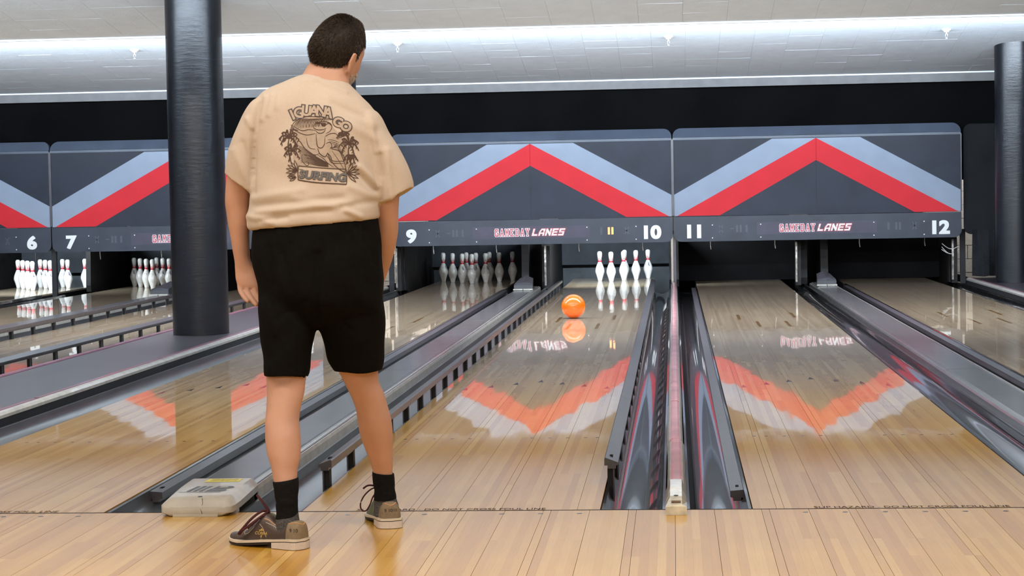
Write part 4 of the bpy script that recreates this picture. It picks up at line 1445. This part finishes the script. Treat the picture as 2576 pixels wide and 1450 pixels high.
def strand(V_, F_, root, d, bend, ln, w):
    side = d.cross(Vector((rh.uniform(-1, 1), rh.uniform(-1, 1), rh.uniform(-1, 1)))).normalized() * w
    m = root + d * ln * .55
    t = root + d * ln * .8 + bend * ln * .45
    k = len(V_)
    for a in (root - side, root + side, m + side * .8, m - side * .8, t):
        V_.append(tuple(HC + HROT @ a))
    F_ += [(k, k + 1, k + 2, k + 3), (k + 3, k + 2, k + 4)]


n_h = 0
while n_h < 24000:
    th, ph = rh.uniform(0, 2 * math.pi), math.acos(rh.uniform(-.75, 1))
    p = head_point(th, ph)
    a = p.z - hairline(p)
    if a < -.002 + rh.uniform(-.006, .004):
        continue
    nrm = Vector((p.x / .0725 ** 2, p.y / .094 ** 2, p.z / .124 ** 2)).normalized()
    flow = Vector((p.x * 1.2, -.35 + .85 * min(1, max(0, (p.y + .02) / .06)), -.1 - .8 * min(1, max(0, (.115 - p.z) / .07)))).normalized()
    top = min(1, max(0, a) / .10)
    ln = .004 + .0075 * top + rh.uniform(0, .004)
    lift = .0005 + .008 * top
    d = (nrm * (.55 + .35 * top) + flow * .75 + Vector((rh.gauss(0, .16), rh.gauss(0, .16), rh.gauss(0, .16)))).normalized()
    strand(st_v, st_f, p + nrm * lift, d, flow, ln, .00042)
    n_h += 1
hs = MB().add(st_v, st_f).build('hair_strands', mat('hair_strand', (0.034, 0.020, 0.012), 0.42, spec=.45, noise_amt=.5, noise_scale=90), man)
hs['kind'] = 'stuff'
n_b = 0
while n_b < 3200:
    th, ph = rh.uniform(0, 2 * math.pi), math.acos(rh.uniform(-1, .2))
    p = head_point(th, ph)
    if p.y < .015 or p.z > -.035 - .35 * max(0, .05 - p.y) or (p.z > -.055 and abs(p.x) < .02):
        continue
    nrm = Vector((p.x / .0725 ** 2, p.y / .094 ** 2, p.z / .124 ** 2)).normalized()
    d = (nrm + Vector((0, .1, -.5)) + Vector((rh.gauss(0, .2), rh.gauss(0, .2), rh.gauss(0, .2)))).normalized()
    strand(bd_v, bd_f, p, d, Vector((0, 0, -1)), rh.uniform(.004, .009), .0004)
    n_b += 1
be = MB().add(bd_v, bd_f).build('beard_strands', M_BEARD, man)
be['kind'] = 'stuff'

# --- T-shirt
tor = [(193, 770, 862, -.50, .058, .13), (199, 755, 871, -.50, .066, .13), (212, 722, 887, -.50, .082, .13), (230, 682, 908, -.50, .098, .125), (252, 655, 930, -.50, .113, .11), (280, 641, 944, -.50, .126, .09), (330, 637, 953, -.50, .140, .05), (390, 635, 957, -.50, .150, .0),
       (450, 633, 957, -.50, .157, -.02), (500, 630, 957, -.505, .163, -.04), (535, 627, 958, -.505, .168, -.06), (556, 626, 958, -.505, .169, -.07)]
R_ = [ring(r[1], r[2], r[0], r[3], r[4], r[5], 56, 2.35) for r in densify(tor, 5)]
R_ += [ring(630, 956, 563, -.505, .167, -.07, 56, 2.35), ring(637, 951, 567, -.505, .160, -.07, 56, 2.35)]
R_ += [shrink(R_[-1], .965, .004), shrink(R_[-1], .95, .05)]
torso = MB().rings(R_)


def sleeve(rows, inner):
    rr = [ring(r[1], r[2], r[0], r[3], r[4], r[5], 40, 2.1) for r in densify(rows, 5)]
    rr += [shrink(rr[-1], .975, -.002), shrink(rr[-1], .94, .0), shrink(rr[-1], .50, .003)]
    return MB().rings(rr)


slL = sleeve([(246, 655, 705, -.50, .070, .1), (262, 634, 700, -.50, .084, .1), (300, 610, 692, -.50, .092, .2), (347, 592, 684, -.50, .092, .3), (396, 580, 674, -.50, .088, .45), (440, 571, 666, -.497, .084, .6), (468, 567, 662, -.495, .081, .70)], None)
slR = sleeve([(278, 880, 945, -.50, .070, .1), (300, 884, 960, -.495, .084, .0), (337, 886, 979, -.49, .090, -.1), (385, 895, 1003, -.485, .090, -.2), (436, 908, 1025, -.48, .087, -.35), (482, 924, 1040, -.475, .083, -.45), (501, 930, 1043, -.475, .080, -.47)], None)
shirt_me = fuse([torso, slL, slR], 'shirt', .0045, 6, .5)


def seg_d(p, a, b):
    ax, ay = a
    bx, by = b
    dx, dy = bx - ax, by - ay
    t = max(0, min(1, ((p[0] - ax) * dx + (p[1] - ay) * dy) / (dx * dx + dy * dy)))
    return math.hypot(p[0] - ax - t * dx, p[1] - ay - t * dy), t


FOLDS = [  # u0, v0, u1, v1, half width px, height m : creases of the cloth on the back
    (668, 246, 660, 300, 6, .0045), (684, 240, 676, 290, 5, .0035), (700, 238, 696, 272, 5, .003), (652, 262, 640, 330, 8, -.004),
    (637, 330, 638, 485, 5, -.005), (622, 300, 640, 330, 6, .004), (958, 390, 957, 510, 5, -.005), (948, 330, 960, 440, 8, -.004), (930, 300, 948, 380, 7, .004), (972, 380, 985, 500, 7, .004),
    (905, 420, 950, 468, 6, .005), (890, 428, 942, 478, 5, -.006), (880, 470, 948, 500, 8, .004), (640, 500, 760, 478, 9, .004), (645, 520, 860, 498, 8, -.0045), (650, 532, 880, 512, 8, .0045), (860, 520, 952, 505, 7, -.004),
    (870, 530, 905, 545, 6, .006), (690, 545, 830, 530, 7, -.003), (630, 545, 680, 560, 7, .006), (655, 556, 720, 548, 5, -.004), (800, 200, 872, 232, 5, .003), (760, 205, 800, 200, 4, .002),
    (840, 262, 930, 300, 8, -.003), (850, 300, 945, 350, 9, .003), (590, 380, 628, 470, 8, .003), (610, 360, 634, 440, 6, -.003), (740, 500, 830, 520, 9, .003)]


def crease(me, folds, fine=.0, gain=1.0):
    n = len(me.vertices)
    co, no = np.empty(n * 3), np.empty(n * 3)
    me.vertices.foreach_get('co', co)
    me.vertex_normals.foreach_get('vector', no)
    co, no = co.reshape(-1, 3), no.reshape(-1, 3)
    d = co - np.array(CAM)
    z = d @ np.array(_F)
    u = W / 2 + FPX * (d @ np.array(_R)) / z
    w = H / 2 - FPX * (d @ np.array(_U)) / z
    h = np.zeros(n)
    for f in folds:
        dx, dy = f[2] - f[0], f[3] - f[1]
        t = np.clip(((u - f[0]) * dx + (w - f[1]) * dy) / (dx * dx + dy * dy), 0, 1)
        q = np.hypot(u - f[0] - t * dx, w - f[1] - t * dy)
        h += gain * f[5] * np.exp(-(q / f[4]) ** 2)
    h += fine * (np.sin(u * .045 + 1.3 * np.sin(w * .021)) * np.sin(w * .038 + 1.1 * np.sin(u * .017)))
    h *= np.clip((.45 - no[:, 1]) / .3, 0, 1)
    co = co + no * h[:, None]
    me.vertices.foreach_set('co', co.ravel())
    me.update()


crease(shirt_me, [(*f[:4], f[4] * 1.25, f[5]) for f in FOLDS], .003, 1.35)
shirt_me.materials.clear()
shirt_me.materials.append(M_SHIRT)
shirt = link('t_shirt', shirt_me, man)
BV = BVHTree.FromPolygons([v.co.copy() for v in shirt_me.vertices], [tuple(p.vertices) for p in shirt_me.polygons])


def on_shirt(u, v, lift=.0012):
    d = (_F + _R * ((u - W / 2) / FPX) - _U * ((v - H / 2) / FPX)).normalized()
    hit = BV.ray_cast(CAM, d)
    if hit[0] is None:
        return None
    return hit[0] - d * lift


# neckband and stitched hems
def loop_tube(pts, r, name, m, parent):
    MB().tube(pts, r, 6).build(name, m, parent, True)


# --- printed artwork on the back: lettering, palms, wave, board
PD, PBL = mat('print_brown', (.085, .055, .045), .85, spec=.1), mat('print_slate', (.13, .145, .165), .85, spec=.1)
PF = mat('print_fill', (.42, .345, .285), .9, spec=.1)


def cp(x, y):
    return 660 + x / 5.179, 220 + y / 5.179


class Print:
    def __init__(s, lift):
        s.mb, s.lift = MB(), lift

    def stroke(s, pts, w=7.0, taper=True):
        w *= 1.35
        P = densify([list(p) for p in pts], 4) if len(pts) > 2 else [[pts[0][0] + (pts[1][0] - pts[0][0]) * k / 4, pts[0][1] + (pts[1][1] - pts[0][1]) * k / 4] for k in range(5)]
        L_, n = [], len(P)
        for i, (x, y) in enumerate(P):
            a, b = P[max(i - 1, 0)], P[min(i + 1, n - 1)]
            d = Vector((b[0] - a[0], b[1] - a[1]))
            if d.length < 1e-6:
                d = Vector((1, 0))
            d.normalize()
            ww = w * (0.35 + .65 * math.sin(math.pi * (i + .6) / (n + .2))) / 2 if taper else w / 2
            l, r = on_shirt(*cp(x - d.y * ww, y + d.x * ww), s.lift), on_shirt(*cp(x + d.y * ww, y - d.x * ww), s.lift)
            if l is None or r is None:
                return
            L_.append((l, r))
        k = len(s.mb.v)
        vs = [q for pr in L_ for q in pr]
        s.mb.add(vs, [(2 * i, 2 * i + 1, 2 * i + 3, 2 * i + 2) for i in range(n - 1)])

    def fill(s, vs, fs):
        """flat polygons in artwork coordinates, cut fine enough to follow the cloth"""
        bm = bmesh.new()
        bv = [bm.verts.new((x, y, 0)) for x, y in vs]
        for f in fs:
            try:
                bm.faces.new([bv[i] for i in f])
            except ValueError:
                pass
        bmesh.ops.triangulate(bm, faces=bm.faces)
        for _ in range(3):
            ed = [e for e in bm.edges if e.calc_length() > 26]
            if not ed:
                break
            bmesh.ops.subdivide_edges(bm, edges=ed, cuts=1)
            bmesh.ops.triangulate(bm, faces=bm.faces)
        bm.verts.index_update()
        pts = [on_shirt(*cp(v.co.x, v.co.y), s.lift) for v in bm.verts]
        if all(p is not None for p in pts):
            s.mb.add(pts, [tuple(v.index for v in f.verts) for f in bm.faces])
        bm.free()

    def letters(s, txt, cx, cy, h, rot=0, off=0.0, sx=1.0, shear=0.0):
        vs, fs = text_mesh(txt, h, offset=off, shear=shear)
        c, n = math.cos(math.radians(rot)), math.sin(math.radians(rot))
        s.fill([(cx + (v[0] * sx) * c + (v[1] - h / 2) * n, cy - (v[1] - h / 2) * c + (v[0] * sx) * n) for v in vs], fs)

    def done(s, name, m):
        s.mb.build(name, m, shirt)


ARC = [('I', 388, 352, -24), ('G', 475, 322, 8), ('U', 574, 300, 6), ('A', 672, 298, 4), ('N', 768, 306, 8), ('A', 856, 322, 14)]
GO = [('G', 985, 448, 18), ('O', 1090, 505, 22)]
a_, b_, c_ = Print(.0012), Print(.0017), Print(.0022)
for ch, x, y, r in ARC:
    a_.letters(ch, x, y, 132, r, .110, 1.05)
    b_.letters(ch, x, y, 132, r, .080, 1.05)
    c_.letters(ch, x, y, 132, r, .034, 1.05)
c_.done('back_print_word', PF)
c_ = Print(.0022)
for ch, x, y, r in GO:
    a_.letters(ch, x, y, 118, r, .125, 1.10)
    b_.letters(ch, x, y, 118, r, .095, 1.10)
    c_.letters(ch, x, y, 118, r, .045, 1.10)
c_.done('back_print_word', PF)
wash = Print(.0010)
wash.fill([(430, 430), (560, 384), (740, 392), (900, 500), (1010, 620), (1090, 760), (1160, 900), (1150, 1000), (1090, 1064), (800, 1050), (470, 1022), (400, 920), (430, 720), (365, 580)], [tuple(range(14))])
wash.done('back_print_wash', mat('print_wash', (.395, .32, .265), .9, spec=.1, noise_amt=.10, noise_scale=70))
# sign board
b_.stroke([(470, 1022), (780, 1050), (1092, 1066)], 7, False)
b_.stroke([(465, 1205), (700, 1240), (1096, 1262)], 10, False)
b_.stroke([(470, 1022), (462, 1110), (466, 1206)], 8, False)
b_.stroke([(1092, 1066), (1100, 1160), (1096, 1262)], 8, False)
for y in (1068, 1112, 1158):
    b_.stroke([(474, y), (500, y + 2), (530, y + 2)], 5)
    b_.stroke([(1050, y + 40), (1072, y + 42), (1094, y + 42)], 5)
    b_.stroke([(600 + (y % 7) * 12, y + 28), (660 + (y % 7) * 12, y + 32), (720 + (y % 7) * 12, y + 34)], 4)
b_.letters('SURFING', 790, 1152, 104, 4.5, .060, 1.08, .12)
e_ = Print(.0022)
e_.letters('SURFING', 790, 1152, 104, 4.5, .030, 1.08, .12)
e_.done('back_print_word', PF)
d_ = Print(.0024)
d_.letters('SURFING', 790, 1152, 104, 4.5, .022, 1.08, .12)
d_.done('back_print_slate', PBL)
rq = random.Random(4)


def palm(x, y, r, n, a0, a1):
    for k in range(n):
        a = math.radians(a0 + (a1 - a0) * k / (n - 1))
        ex, ey = x + r * math.cos(a), y + r * math.sin(a)
        mx, my = x + r * .55 * math.cos(a), y + r * .55 * math.sin(a) - r * .22
        b_.stroke([(x, y), (mx, my), (ex, ey + r * .18)], 13)
        for t in (.35, .55, .75, .92):
            qx, qy = x + (ex - x) * t, y + (ey - y) * t - r * .22 * math.sin(math.pi * t) + r * .1 * t
            b_.stroke([(qx, qy), (qx + rq.uniform(-14, 14), qy + r * .16), (qx + rq.uniform(-22, 22), qy + r * .34)], 9)


palm(345, 660, 128, 8, 150, 395)
palm(388, 830, 118, 7, 110, 400)
palm(1130, 740, 128, 8, 140, 420)
palm(1150, 880, 105, 5, 30, 150)
palm(1060, 640, 90, 5, 180, 330)
b_.stroke([(345, 665), (335, 770), (350, 880), (380, 1000)], 14)
b_.stroke([(1130, 745), (1120, 850), (1140, 960)], 12)


def spray(x, y, r, n, a0, a1):
    for k in range(n):
        a = math.radians(a0 + (a1 - a0) * k / (n - 1))
        e_ = (x + r * math.cos(a), y + r * math.sin(a))
        nx, ny = -math.sin(a) * 16, math.cos(a) * 16
        b_.stroke([(x, y), (x + r * .5 * math.cos(a) + nx, y + r * .5 * math.sin(a) + ny), e_], 7)
        b_.stroke([(x, y), (x + r * .5 * math.cos(a) - nx, y + r * .5 * math.sin(a) - ny), e_], 7)


spray(455, 1090, 150, 6, 150, 255)
spray(1105, 1120, 165, 6, -60, 45)
spray(440, 1170, 100, 3, 150, 200)
# curling wave
for k in range(17):
    t = k / 16
    x = 425 + 320 * t
    b_.stroke([(x - 22 + 30 * t, 548 - 40 * t), (x - 4, 490 - 30 * math.sin(math.pi * t)), (x + 34, 430 - 14 * t), (x + 74, 402 + 10 * rq.random())], 5)
    if k % 2:
        b_.stroke([(x + 4, 520), (x + 16, 470), (x + 46, 425)], 4)
b_.stroke([(360, 560), (395, 480), (450, 425), (540, 388), (650, 378), (740, 392)], 7)
for k in range(13):
    t = k / 12
    b_.stroke([(470 + 30 * t, 760 + 210 * t), (560 + 40 * t, 800 + 190 * t), (700 + 20 * t, 900 + 120 * t), (860, 990 + 48 * t)], 5)
b_.stroke([(720, 880), (800, 930), (850, 985), (930, 1040)], 6)
for k in range(9):
    b_.stroke([(850 + 26 * k, 680 + 24 * k), (930 + 18 * k, 690 + 30 * k), (1000 + 12 * k, 720 + 34 * k)], 4)
# surf board
b_.stroke([(900, 800), (1000, 830), (1050, 930), (1080, 1020), (1075, 1098), (980, 1050), (900, 960), (850, 860)], 7, False)
b_.stroke([(905, 825), (960, 900), (1030, 1010), (1070, 1085)], 4)
# cartoon surfer, plain line drawing of a lizard
b_.stroke([(668, 500), (700, 468), (770, 450), (840, 448), (890, 475), (905, 520), (880, 570), (830, 600)], 8)
b_.stroke([(668, 500), (672, 530), (720, 552), (790, 550), (830, 530)], 8)
b_.stroke([(690, 560), (730, 595), (790, 590), (822, 548)], 7)
b_.fill([(692, 448), (742, 452), (748, 474), (712, 480)], [(0, 1, 2, 3)])
b_.fill([(752, 462), (820, 462), (836, 486), (812, 512), (776, 508)], [(0, 1, 2, 3, 4)])
b_.stroke([(830, 480), (870, 470), (900, 500)], 8)
for k in range(7):
    b_.stroke([(770 + 22 * k, 445 - 3 * k), (785 + 20 * k, 415 - 4 * k + (k % 2) * 8), (800 + 18 * k, 392 + (k % 3) * 10)], 6)
b_.stroke([(700, 600), (705, 690), (720, 770), (770, 790), (808, 740), (815, 650)], 8)
b_.stroke([(690, 600), (600, 620), (530, 610), (460, 580), (380, 540)], 7)
b_.stroke([(690, 560), (600, 550), (530, 565), (470, 545), (380, 490)], 7)
for e1 in ((355, 545), (360, 585), (372, 520), (372, 486)):
    b_.stroke([(470, 565), (420, 550), e1], 6)
b_.stroke([(815, 640), (880, 605), (950, 600), (985, 640)], 7)
b_.stroke([(830, 730), (880, 715), (905, 760), (880, 800)], 7)
for e1 in ((975, 730), (985, 760), (960, 790)):
    b_.stroke([(890, 790), (930, 780), e1], 6)
b_.stroke([(450, 780), (455, 710), (490, 705), (540, 780), (610, 850), (690, 880), (740, 862)], 8)
b_.stroke([(575, 655), (585, 730), (620, 790), (690, 805)], 6)
b_.stroke([(720, 790), (745, 860), (815, 905), (850, 850)], 9)
b_.stroke([(850, 855), (890, 900), (920, 960), (1060, 960)], 7)
b_.stroke([(830, 880), (870, 930), (910, 985), (1070, 990)], 7)
b_.stroke([(510, 880), (560, 880), (640, 905), (690, 960), (640, 930), (570, 920)], 6)
b_.stroke([(515, 890), (520, 960), (580, 1020), (605, 990), (570, 960)], 6)
a_.done('back_print_halo', PBL)
b_.done('back_print', PD)

# --- shorts
sh_top = [(540, 646, 948, -.51, .150, -.04), (575, 638, 955, -.51, .156, -.04), (610, 636, 957, -.515, .160, 0), (660, 640, 961, -.52, .165, 0), (710, 648, 963, -.525, .163, 0), (760, 653, 962, -.53, .145, 0), (795, 668, 950, -.53, .105, 0), (822, 720, 900, -.53, .05, 0)]
hips = MB().rings([ring(r[1], r[2], r[0], r[3], r[4], r[5], 56, 2.3) for r in densify(sh_top, 5)])


def leg_of_shorts(rows):
    rr = [ring(r[1], r[2], r[0], r[3], r[4], r[5], 44, 2.2) for r in densify(rows, 5)]
    rr += [shrink(rr[-1], .97, -.001), shrink(rr[-1], .92, .004), shrink(rr[-1], .60, .012)]
    return MB().rings(rr)


lgL = leg_of_shorts([(720, 655, 792, -.535, .120, 0), (770, 652, 796, -.545, .118, 0), (817, 654, 796, -.555, .112, 0), (849, 657, 789, -.562, .106, 0), (881, 660, 783, -.570, .100, 0), (920, 664, 777, -.580, .095, .02), (946, 667, 773, -.585, .092, .03)])
lgR = leg_of_shorts([(720, 800, 962, -.515, .120, 0), (770, 801, 964, -.505, .120, 0), (817, 803, 966, -.49, .118, 0), (849, 811, 967, -.478, .115, 0), (881, 821, 968, -.466, .110, 0), (910, 829, 966, -.455, .106, -.02), (934, 842, 960, -.445, .102, -.03)])
shorts_me = fuse([hips, lgL, lgR], 'shorts', .0062, 5, .5)
crease(shorts_me, [(800, 640, 798, 800, 10, -.010), (690, 640, 720, 740, 10, .005), (675, 620, 690, 720, 8, -.005), (900, 590, 925, 700, 9, .005), (920, 580, 940, 660, 7, -.004), (712, 640, 745, 760, 9, -.004), (668, 760, 690, 840, 9, .005),
                   (700, 580, 702, 610, 4, .003), (730, 575, 732, 605, 4, .003), (880, 570, 884, 600, 4, .003), (905, 570, 910, 600, 4, .003), (850, 570, 852, 600, 4, .003), (770, 760, 700, 800, 10, -.004), (820, 780, 880, 830, 9, -.004)], .004)
shorts_me.materials.clear()
shorts_me.materials.append(M_SHORTS)
shorts = link('shorts', shorts_me, man)

# --- socks
for rows_b, rows_g, w in (([(1207, 687, 750, -.686, .045, -.14), (1214, 687, 751, -.688, .047, -.10), (1232, 690, 751, -.692, .046, 0), (1250, 692, 749, -.697, .043, 0), (1262, 695, 749, -.70, .044, 0), (1275, 694, 749, -.70, .042, 0), (1290, 696, 750, -.70, .044, 0), (1304, 694, 751, -.70, .045, 0)],
                           [(1290, 697, 750, -.70, .042, 0), (1306, 694, 752, -.70, .046, 0), (1322, 693, 755, -.70, .048, 0), (1350, 690, 757, -.70, .046, 0)], 'L'),
                          ([(1190, 937, 991, -.320, .047, .14), (1200, 937, 992, -.318, .047, .08), (1218, 939, 993, -.312, .047, 0), (1232, 942, 993, -.308, .046, 0), (1246, 941, 996, -.304, .047, -.04), (1256, 941, 997, -.302, .048, -.05)],
                           [(1246, 945, 994, -.303, .041, 0), (1262, 942, 999, -.302, .044, 0), (1276, 941, 1003, -.302, .046, 0), (1296, 940, 1004, -.302, .046, 0)], 'R')):
    MB().rings([ring(r[1], r[2], r[0], r[3], r[4], r[5], 36) for r in densify(rows_b, 4)]).build('sock', M_SOCK, man, 'all')
    MB().rings([ring(r[1], r[2], r[0], r[3], r[4], r[5], 36) for r in densify(rows_g, 4)]).build('sock_foot', M_SOCK2, man, 'all')

# --- bowling shoes
M_UP1 = mat('brown_leather', (.060, .040, .034), .42, coat=.2, coat_rough=.3, noise_amt=.2, noise_scale=60, bump=.0004, bump_scale=500)
M_UP2 = mat('green_leather', (.085, .125, .075), .45, coat=.2, coat_rough=.3, noise_amt=.2, noise_scale=40, bump=.0004, bump_scale=500)
M_TAUPE = mat('taupe_suede', (.205, .155, .100), .8, noise_amt=.12, noise_scale=90)
M_WELT = mat('cream_welt', (.62, .56, .48), .5)
M_HEEL = mat('speckled_heel', (.60, .54, .50), .6, noise_amt=.12, noise_scale=400)
M_SOLE = mat('black_sole', (.02, .017, .016), .6)
M_LACE = mat('burgundy_lace', (.055, .008, .014), .8)
M_GOLD = mat('gold_print', (.52, .36, .09), .5)
M_PALE = mat('pale_stripe', (.52, .60, .50), .5)
M_TRIM = mat('tan_piping', (.50, .27, .13), .6)
UP = [(.0, .020, .016, .058), (.006, .030, .016, .069), (.020, .036, .016, .073), (.045, .037, .016, .069), (.075, .037, .016, .059), (.100, .038, .016, .068), (.122, .040, .016, .088), (.138, .042, .016, .097), (.155, .045, .016, .090), (.180, .049, .016, .071),
      (.205, .051, .016, .053), (.230, .0505, .016, .045), (.255, .046, .016, .039), (.275, .037, .016, .035), (.288, .024, .016, .030), (.294, .010, .016, .024)]


def up_at(l):
    for a, b in zip(UP, UP[1:]):
        if a[0] <= l <= b[0]:
            t = (l - a[0]) / (b[0] - a[0])
            return [p + (q - p) * t for p, q in zip(a, b)]
    return list(UP[-1] if l > .2 else UP[0])


def shoe(heel, toe, lat, label_side):
    """lat = +1 when the outer side lies to the left of the walking direction"""
    h = Vector((heel[0], heel[1], 0))
    d = Vector((toe[0] - heel[0], toe[1] - heel[1], 0)).normalized()
    n = Vector((-d.y, d.x, 0))
    t = thing('bowling_shoe', h, None)
    t.parent = man
    t.location = h - man.location

    def G(l, w, z, flat=False):        # w > 0 to the left of the walking direction
        lift = 0 if flat else .0165 * max(0.0, min(1.0, 1 - (l - .04) / .19)) + .004 * max(0.0, (l - .22) / .07) ** 2
        return h + d * l + n * w + Vector((0, 0, z + lift))

    def surf(l, a):
        """point of the upper: a from 0 (left side at the welt) over the top to pi"""
        _, hw, zb, zt = up_at(l)
        c, s = math.cos(a), math.sin(a)
        return G(l, math.copysign(abs(c) ** .62, c) * hw * (1 - .10 * s), zb + (zt - zb) * abs(s) ** .72)

    rings, N_ = [], 27
    st_ = densify([list(u) for u in UP], 3)
    for u in st_:
        rings.append([surf(min(max(u[0], 0), .294), math.pi * k / (N_ - 1)) for k in range(N_)])
    mb = MB()
    k0 = 0
    for i, r in enumerate(rings):
        mb.v += [tuple(p) for p in r]
    for i in range(len(rings) - 1):
        for k in range(N_):
            q = (i * N_ + k, i * N_ + (k + 1) % N_, (i + 1) * N_ + (k + 1) % N_, (i + 1) * N_ + k)
            mb.f.append(q)
            l = st_[i][0]
            side_left = k < (N_ - 1) / 2
            outer = side_left == (lat > 0)
            m = 2 if l < .043 else (0 if outer else 1)
            if m != 2 and l > .215 and abs(k - (N_ - 1) / 2) < 3.2:
                m = 1 if abs(k - (N_ - 1) / 2) > 1.2 else 3
            mb.mi.append(m)
    mb.f.append(tuple(range(N_))[::-1])
    mb.mi.append(2)
    mb.f.append(tuple((len(rings) - 1) * N_ + k for k in range(N_)))
    mb.mi.append(0)
    up_o = mb.build('upper', [M_UP1, M_UP2, M_TAUPE, M_PALE], t, True)

    def outline(grow_, l0=-.006, l1=.302):
        L = [l0 + (l1 - l0) * k / 30 for k in range(31)]

        def hw(l):
            return up_at(min(max(l, 0.004), .290))[1] + grow_ if l0 < l < l1 else .004
        return [(l, hw(l) * (1 if l < l1 - .02 else max(.15, ((l1 - l) / .02) ** .5)) * (1 if l > l0 + .010 else max(.55, ((l - l0) / .010) ** .5))) for l in L]

    def slab(o, z0, z1, name, m, flat0=False):
        pts = [(l, w) for l, w in o] + [(l, -w) for l, w in o[::-1]]
        q = MB()
        k = len(pts)
        q.add([G(l, w, z0, flat0) for l, w in pts] + [G(l, w, z1, flat0 and z1 < .003) for l, w in pts],
              [(i, (i + 1) % k, k + (i + 1) % k, k + i) for i in range(k)] + [tuple(range(k))[::-1], tuple(range(k, 2 * k))])
        return q.build(name, m, t)

    slab(outline(.007), .0105, .0180, 'welt', M_WELT)
    slab(outline(.006), .0080, .0105, 'midsole', M_SOLE)
    slab(outline(.005, .100, .300), .0025, .0080, 'sole', M_SOLE)
    slab(outline(.0065, -.006, .118), .0016, .0080, 'heel_block', M_HEEL, True)
    slab(outline(.0055, -.005, .116), .0, .0016, 'heel_tread', M_SOLE, True)
    # piping round the collar, stitches and laces
    col = [surf(l, a) for l, a in ((.136, .9), (.118, .98), (.098, 1.02), (.075, 1.02), (.050, 1.05), (.025, 1.08), (.008, 1.2), (.002, 1.57), (.008, 1.94), (.025, 2.06), (.050, 2.09), (.075, 2.12), (.098, 2.12), (.118, 2.16), (.136, 2.24))]
    MB().tube([Vector(p[:3]) for p in densify([list(p) for p in col], 3)], .0017, 6).build('collar_piping', M_TRIM, t, True)
    for s in (0, 1):
        f = (lambda a: a) if s == 0 else (lambda a: math.pi - a)
        MB().tube([surf(l, f(a)) + Vector((0, 0, .0004)) for l, a in ((.128, .70), (.110, .78), (.090, .80), (.062, .80))], .0007, 5).build('stitching', M_WELT, t)
        MB().tube([surf(l, f(a)) for l, a in ((.165, 1.0), (.175, .60), (.190, .40), (.205, .45), (.212, .75), (.214, 1.0))], .0007, 5).build('stitching', M_WELT, t)
        MB().tube([surf(l, f(a)) for l, a in ((.150, .62), (.138, .40), (.128, .2), (.122, .06))], .0006, 5).build('stitching', M_WELT, t)
    for k, l in enumerate((.146, .162, .178, .194, .208)):
        MB().tube([surf(l + (.004 if q > 0 else -.004), math.pi / 2 + q) + Vector((0, 0, .003)) for q in (-.55, -.25, 0, .25, .55)], .0028, 6).build('lace', M_LACE, t, True)
    tw = G(.140, 0, .104)
    if lat > 0:   # left shoe: long loop flopping over the outer side, one end sticking up
        loop = [tw, G(.154, .020, .106), G(.174, .044, .088), G(.196, .062, .060), G(.212, .066, .044), G(.214, .060, .040), G(.196, .066, .052), G(.170, .050, .072), G(.146, .022, .094), tw]
        MB().tube([Vector(p) for p in densify([list(p) for p in loop], 4)], .0042, 7).build('lace_loop', M_LACE, t, True)
        end = [tw, G(.150, .004, .118), G(.165, .008, .140), G(.178, .006, .150), G(.186, .004, .156)]
        MB().tube([Vector(p) for p in densify([list(p) for p in end], 4)], .0042, 7).build('lace_end', M_LACE, t, True)
    else:         # right shoe: thin loop hanging on the inner side
        loop = [tw, G(.140, .035, .112), G(.142, .066, .090), G(.140, .082, .062), G(.136, .080, .040), G(.128, .066, .036), G(.126, .052, .056), G(.132, .036, .088), tw]
        MB().tube([Vector(p) for p in densify([list(p) for p in loop], 4)], .0026, 7).build('lace_loop', M_LACE, t, True)
        end = [tw, G(.134, .030, .118), G(.130, .056, .122), G(.128, .074, .112)]
        MB().tube([Vector(p) for p in densify([list(p) for p in end], 4)], .0032, 7).build('lace_end', M_LACE, t, True)
    # size marks on the heel counter and the gilt mark on the outer side
    bv = BVHTree.FromPolygons([Vector(v) for v in mb.v], list(mb.f))

    def decal(txt, hgt, pos, toward, m, name, off=.0, shear=0.0):
        vs, fs = text_mesh(txt, hgt, offset=off, shear=shear)
        ctr, nrm = pos, toward.normalized()
        ax = Vector((0, 0, 1)).cross(nrm).normalized()
        P = []
        for v in vs:
            o_ = ctr + ax * v[0] + Vector((0, 0, v[1])) + nrm * .05
            hit = bv.ray_cast(o_, -nrm)
            if hit[0] is None:
                return
            P.append(hit[0] + nrm * .0007)
        MB().add(P, fs).build(name, m, up_o)

    bk = (-d * .62 + n).normalized() if lat > 0 else (-d + n * .20).normalized()
    decal('9 10', .0115, G(.022, .022 if lat > 0 else .004, .040), bk, M_SOLE, 'size_number', .01)
    if lat < 0:
        decal('1/2', .008, G(.018, -.0185, .042), bk, M_SOLE, 'size_number', .01)
    if lat > 0:
        decal('COBRA', .010, G(.140, .03, .034), n, M_GOLD, 'gilt_mark', .012, .15)
        mk = MB()
        for poly in ([(-.010, .0165), (.010, .0165), (.012, .022), (.005, .020), (0, .027), (-.005, .020), (-.012, .022)], [(-.004, -.003), (.004, -.003), (.001, -.017)], [(-.007, -.020), (.007, -.020), (.007, -.023), (-.007, -.023)]):
            P = []
            for a, b in poly:
                hit = bv.ray_cast(G(.140 + a * .8, .12, .034 + b * .75), -n)
                if hit[0] is None:
                    P = None
                    break
                P.append(hit[0] + n * .0007)
            if P:
                mk.add(P, [tuple(range(len(P)))])
        mk.build('gilt_mark', M_GOLD, up_o)
    return t


shoe((-1.172, -.748), (-1.425, -.610), 1, 'L')
shoe((-.948, -.372), (-1.035, -.090), -1, 'R')
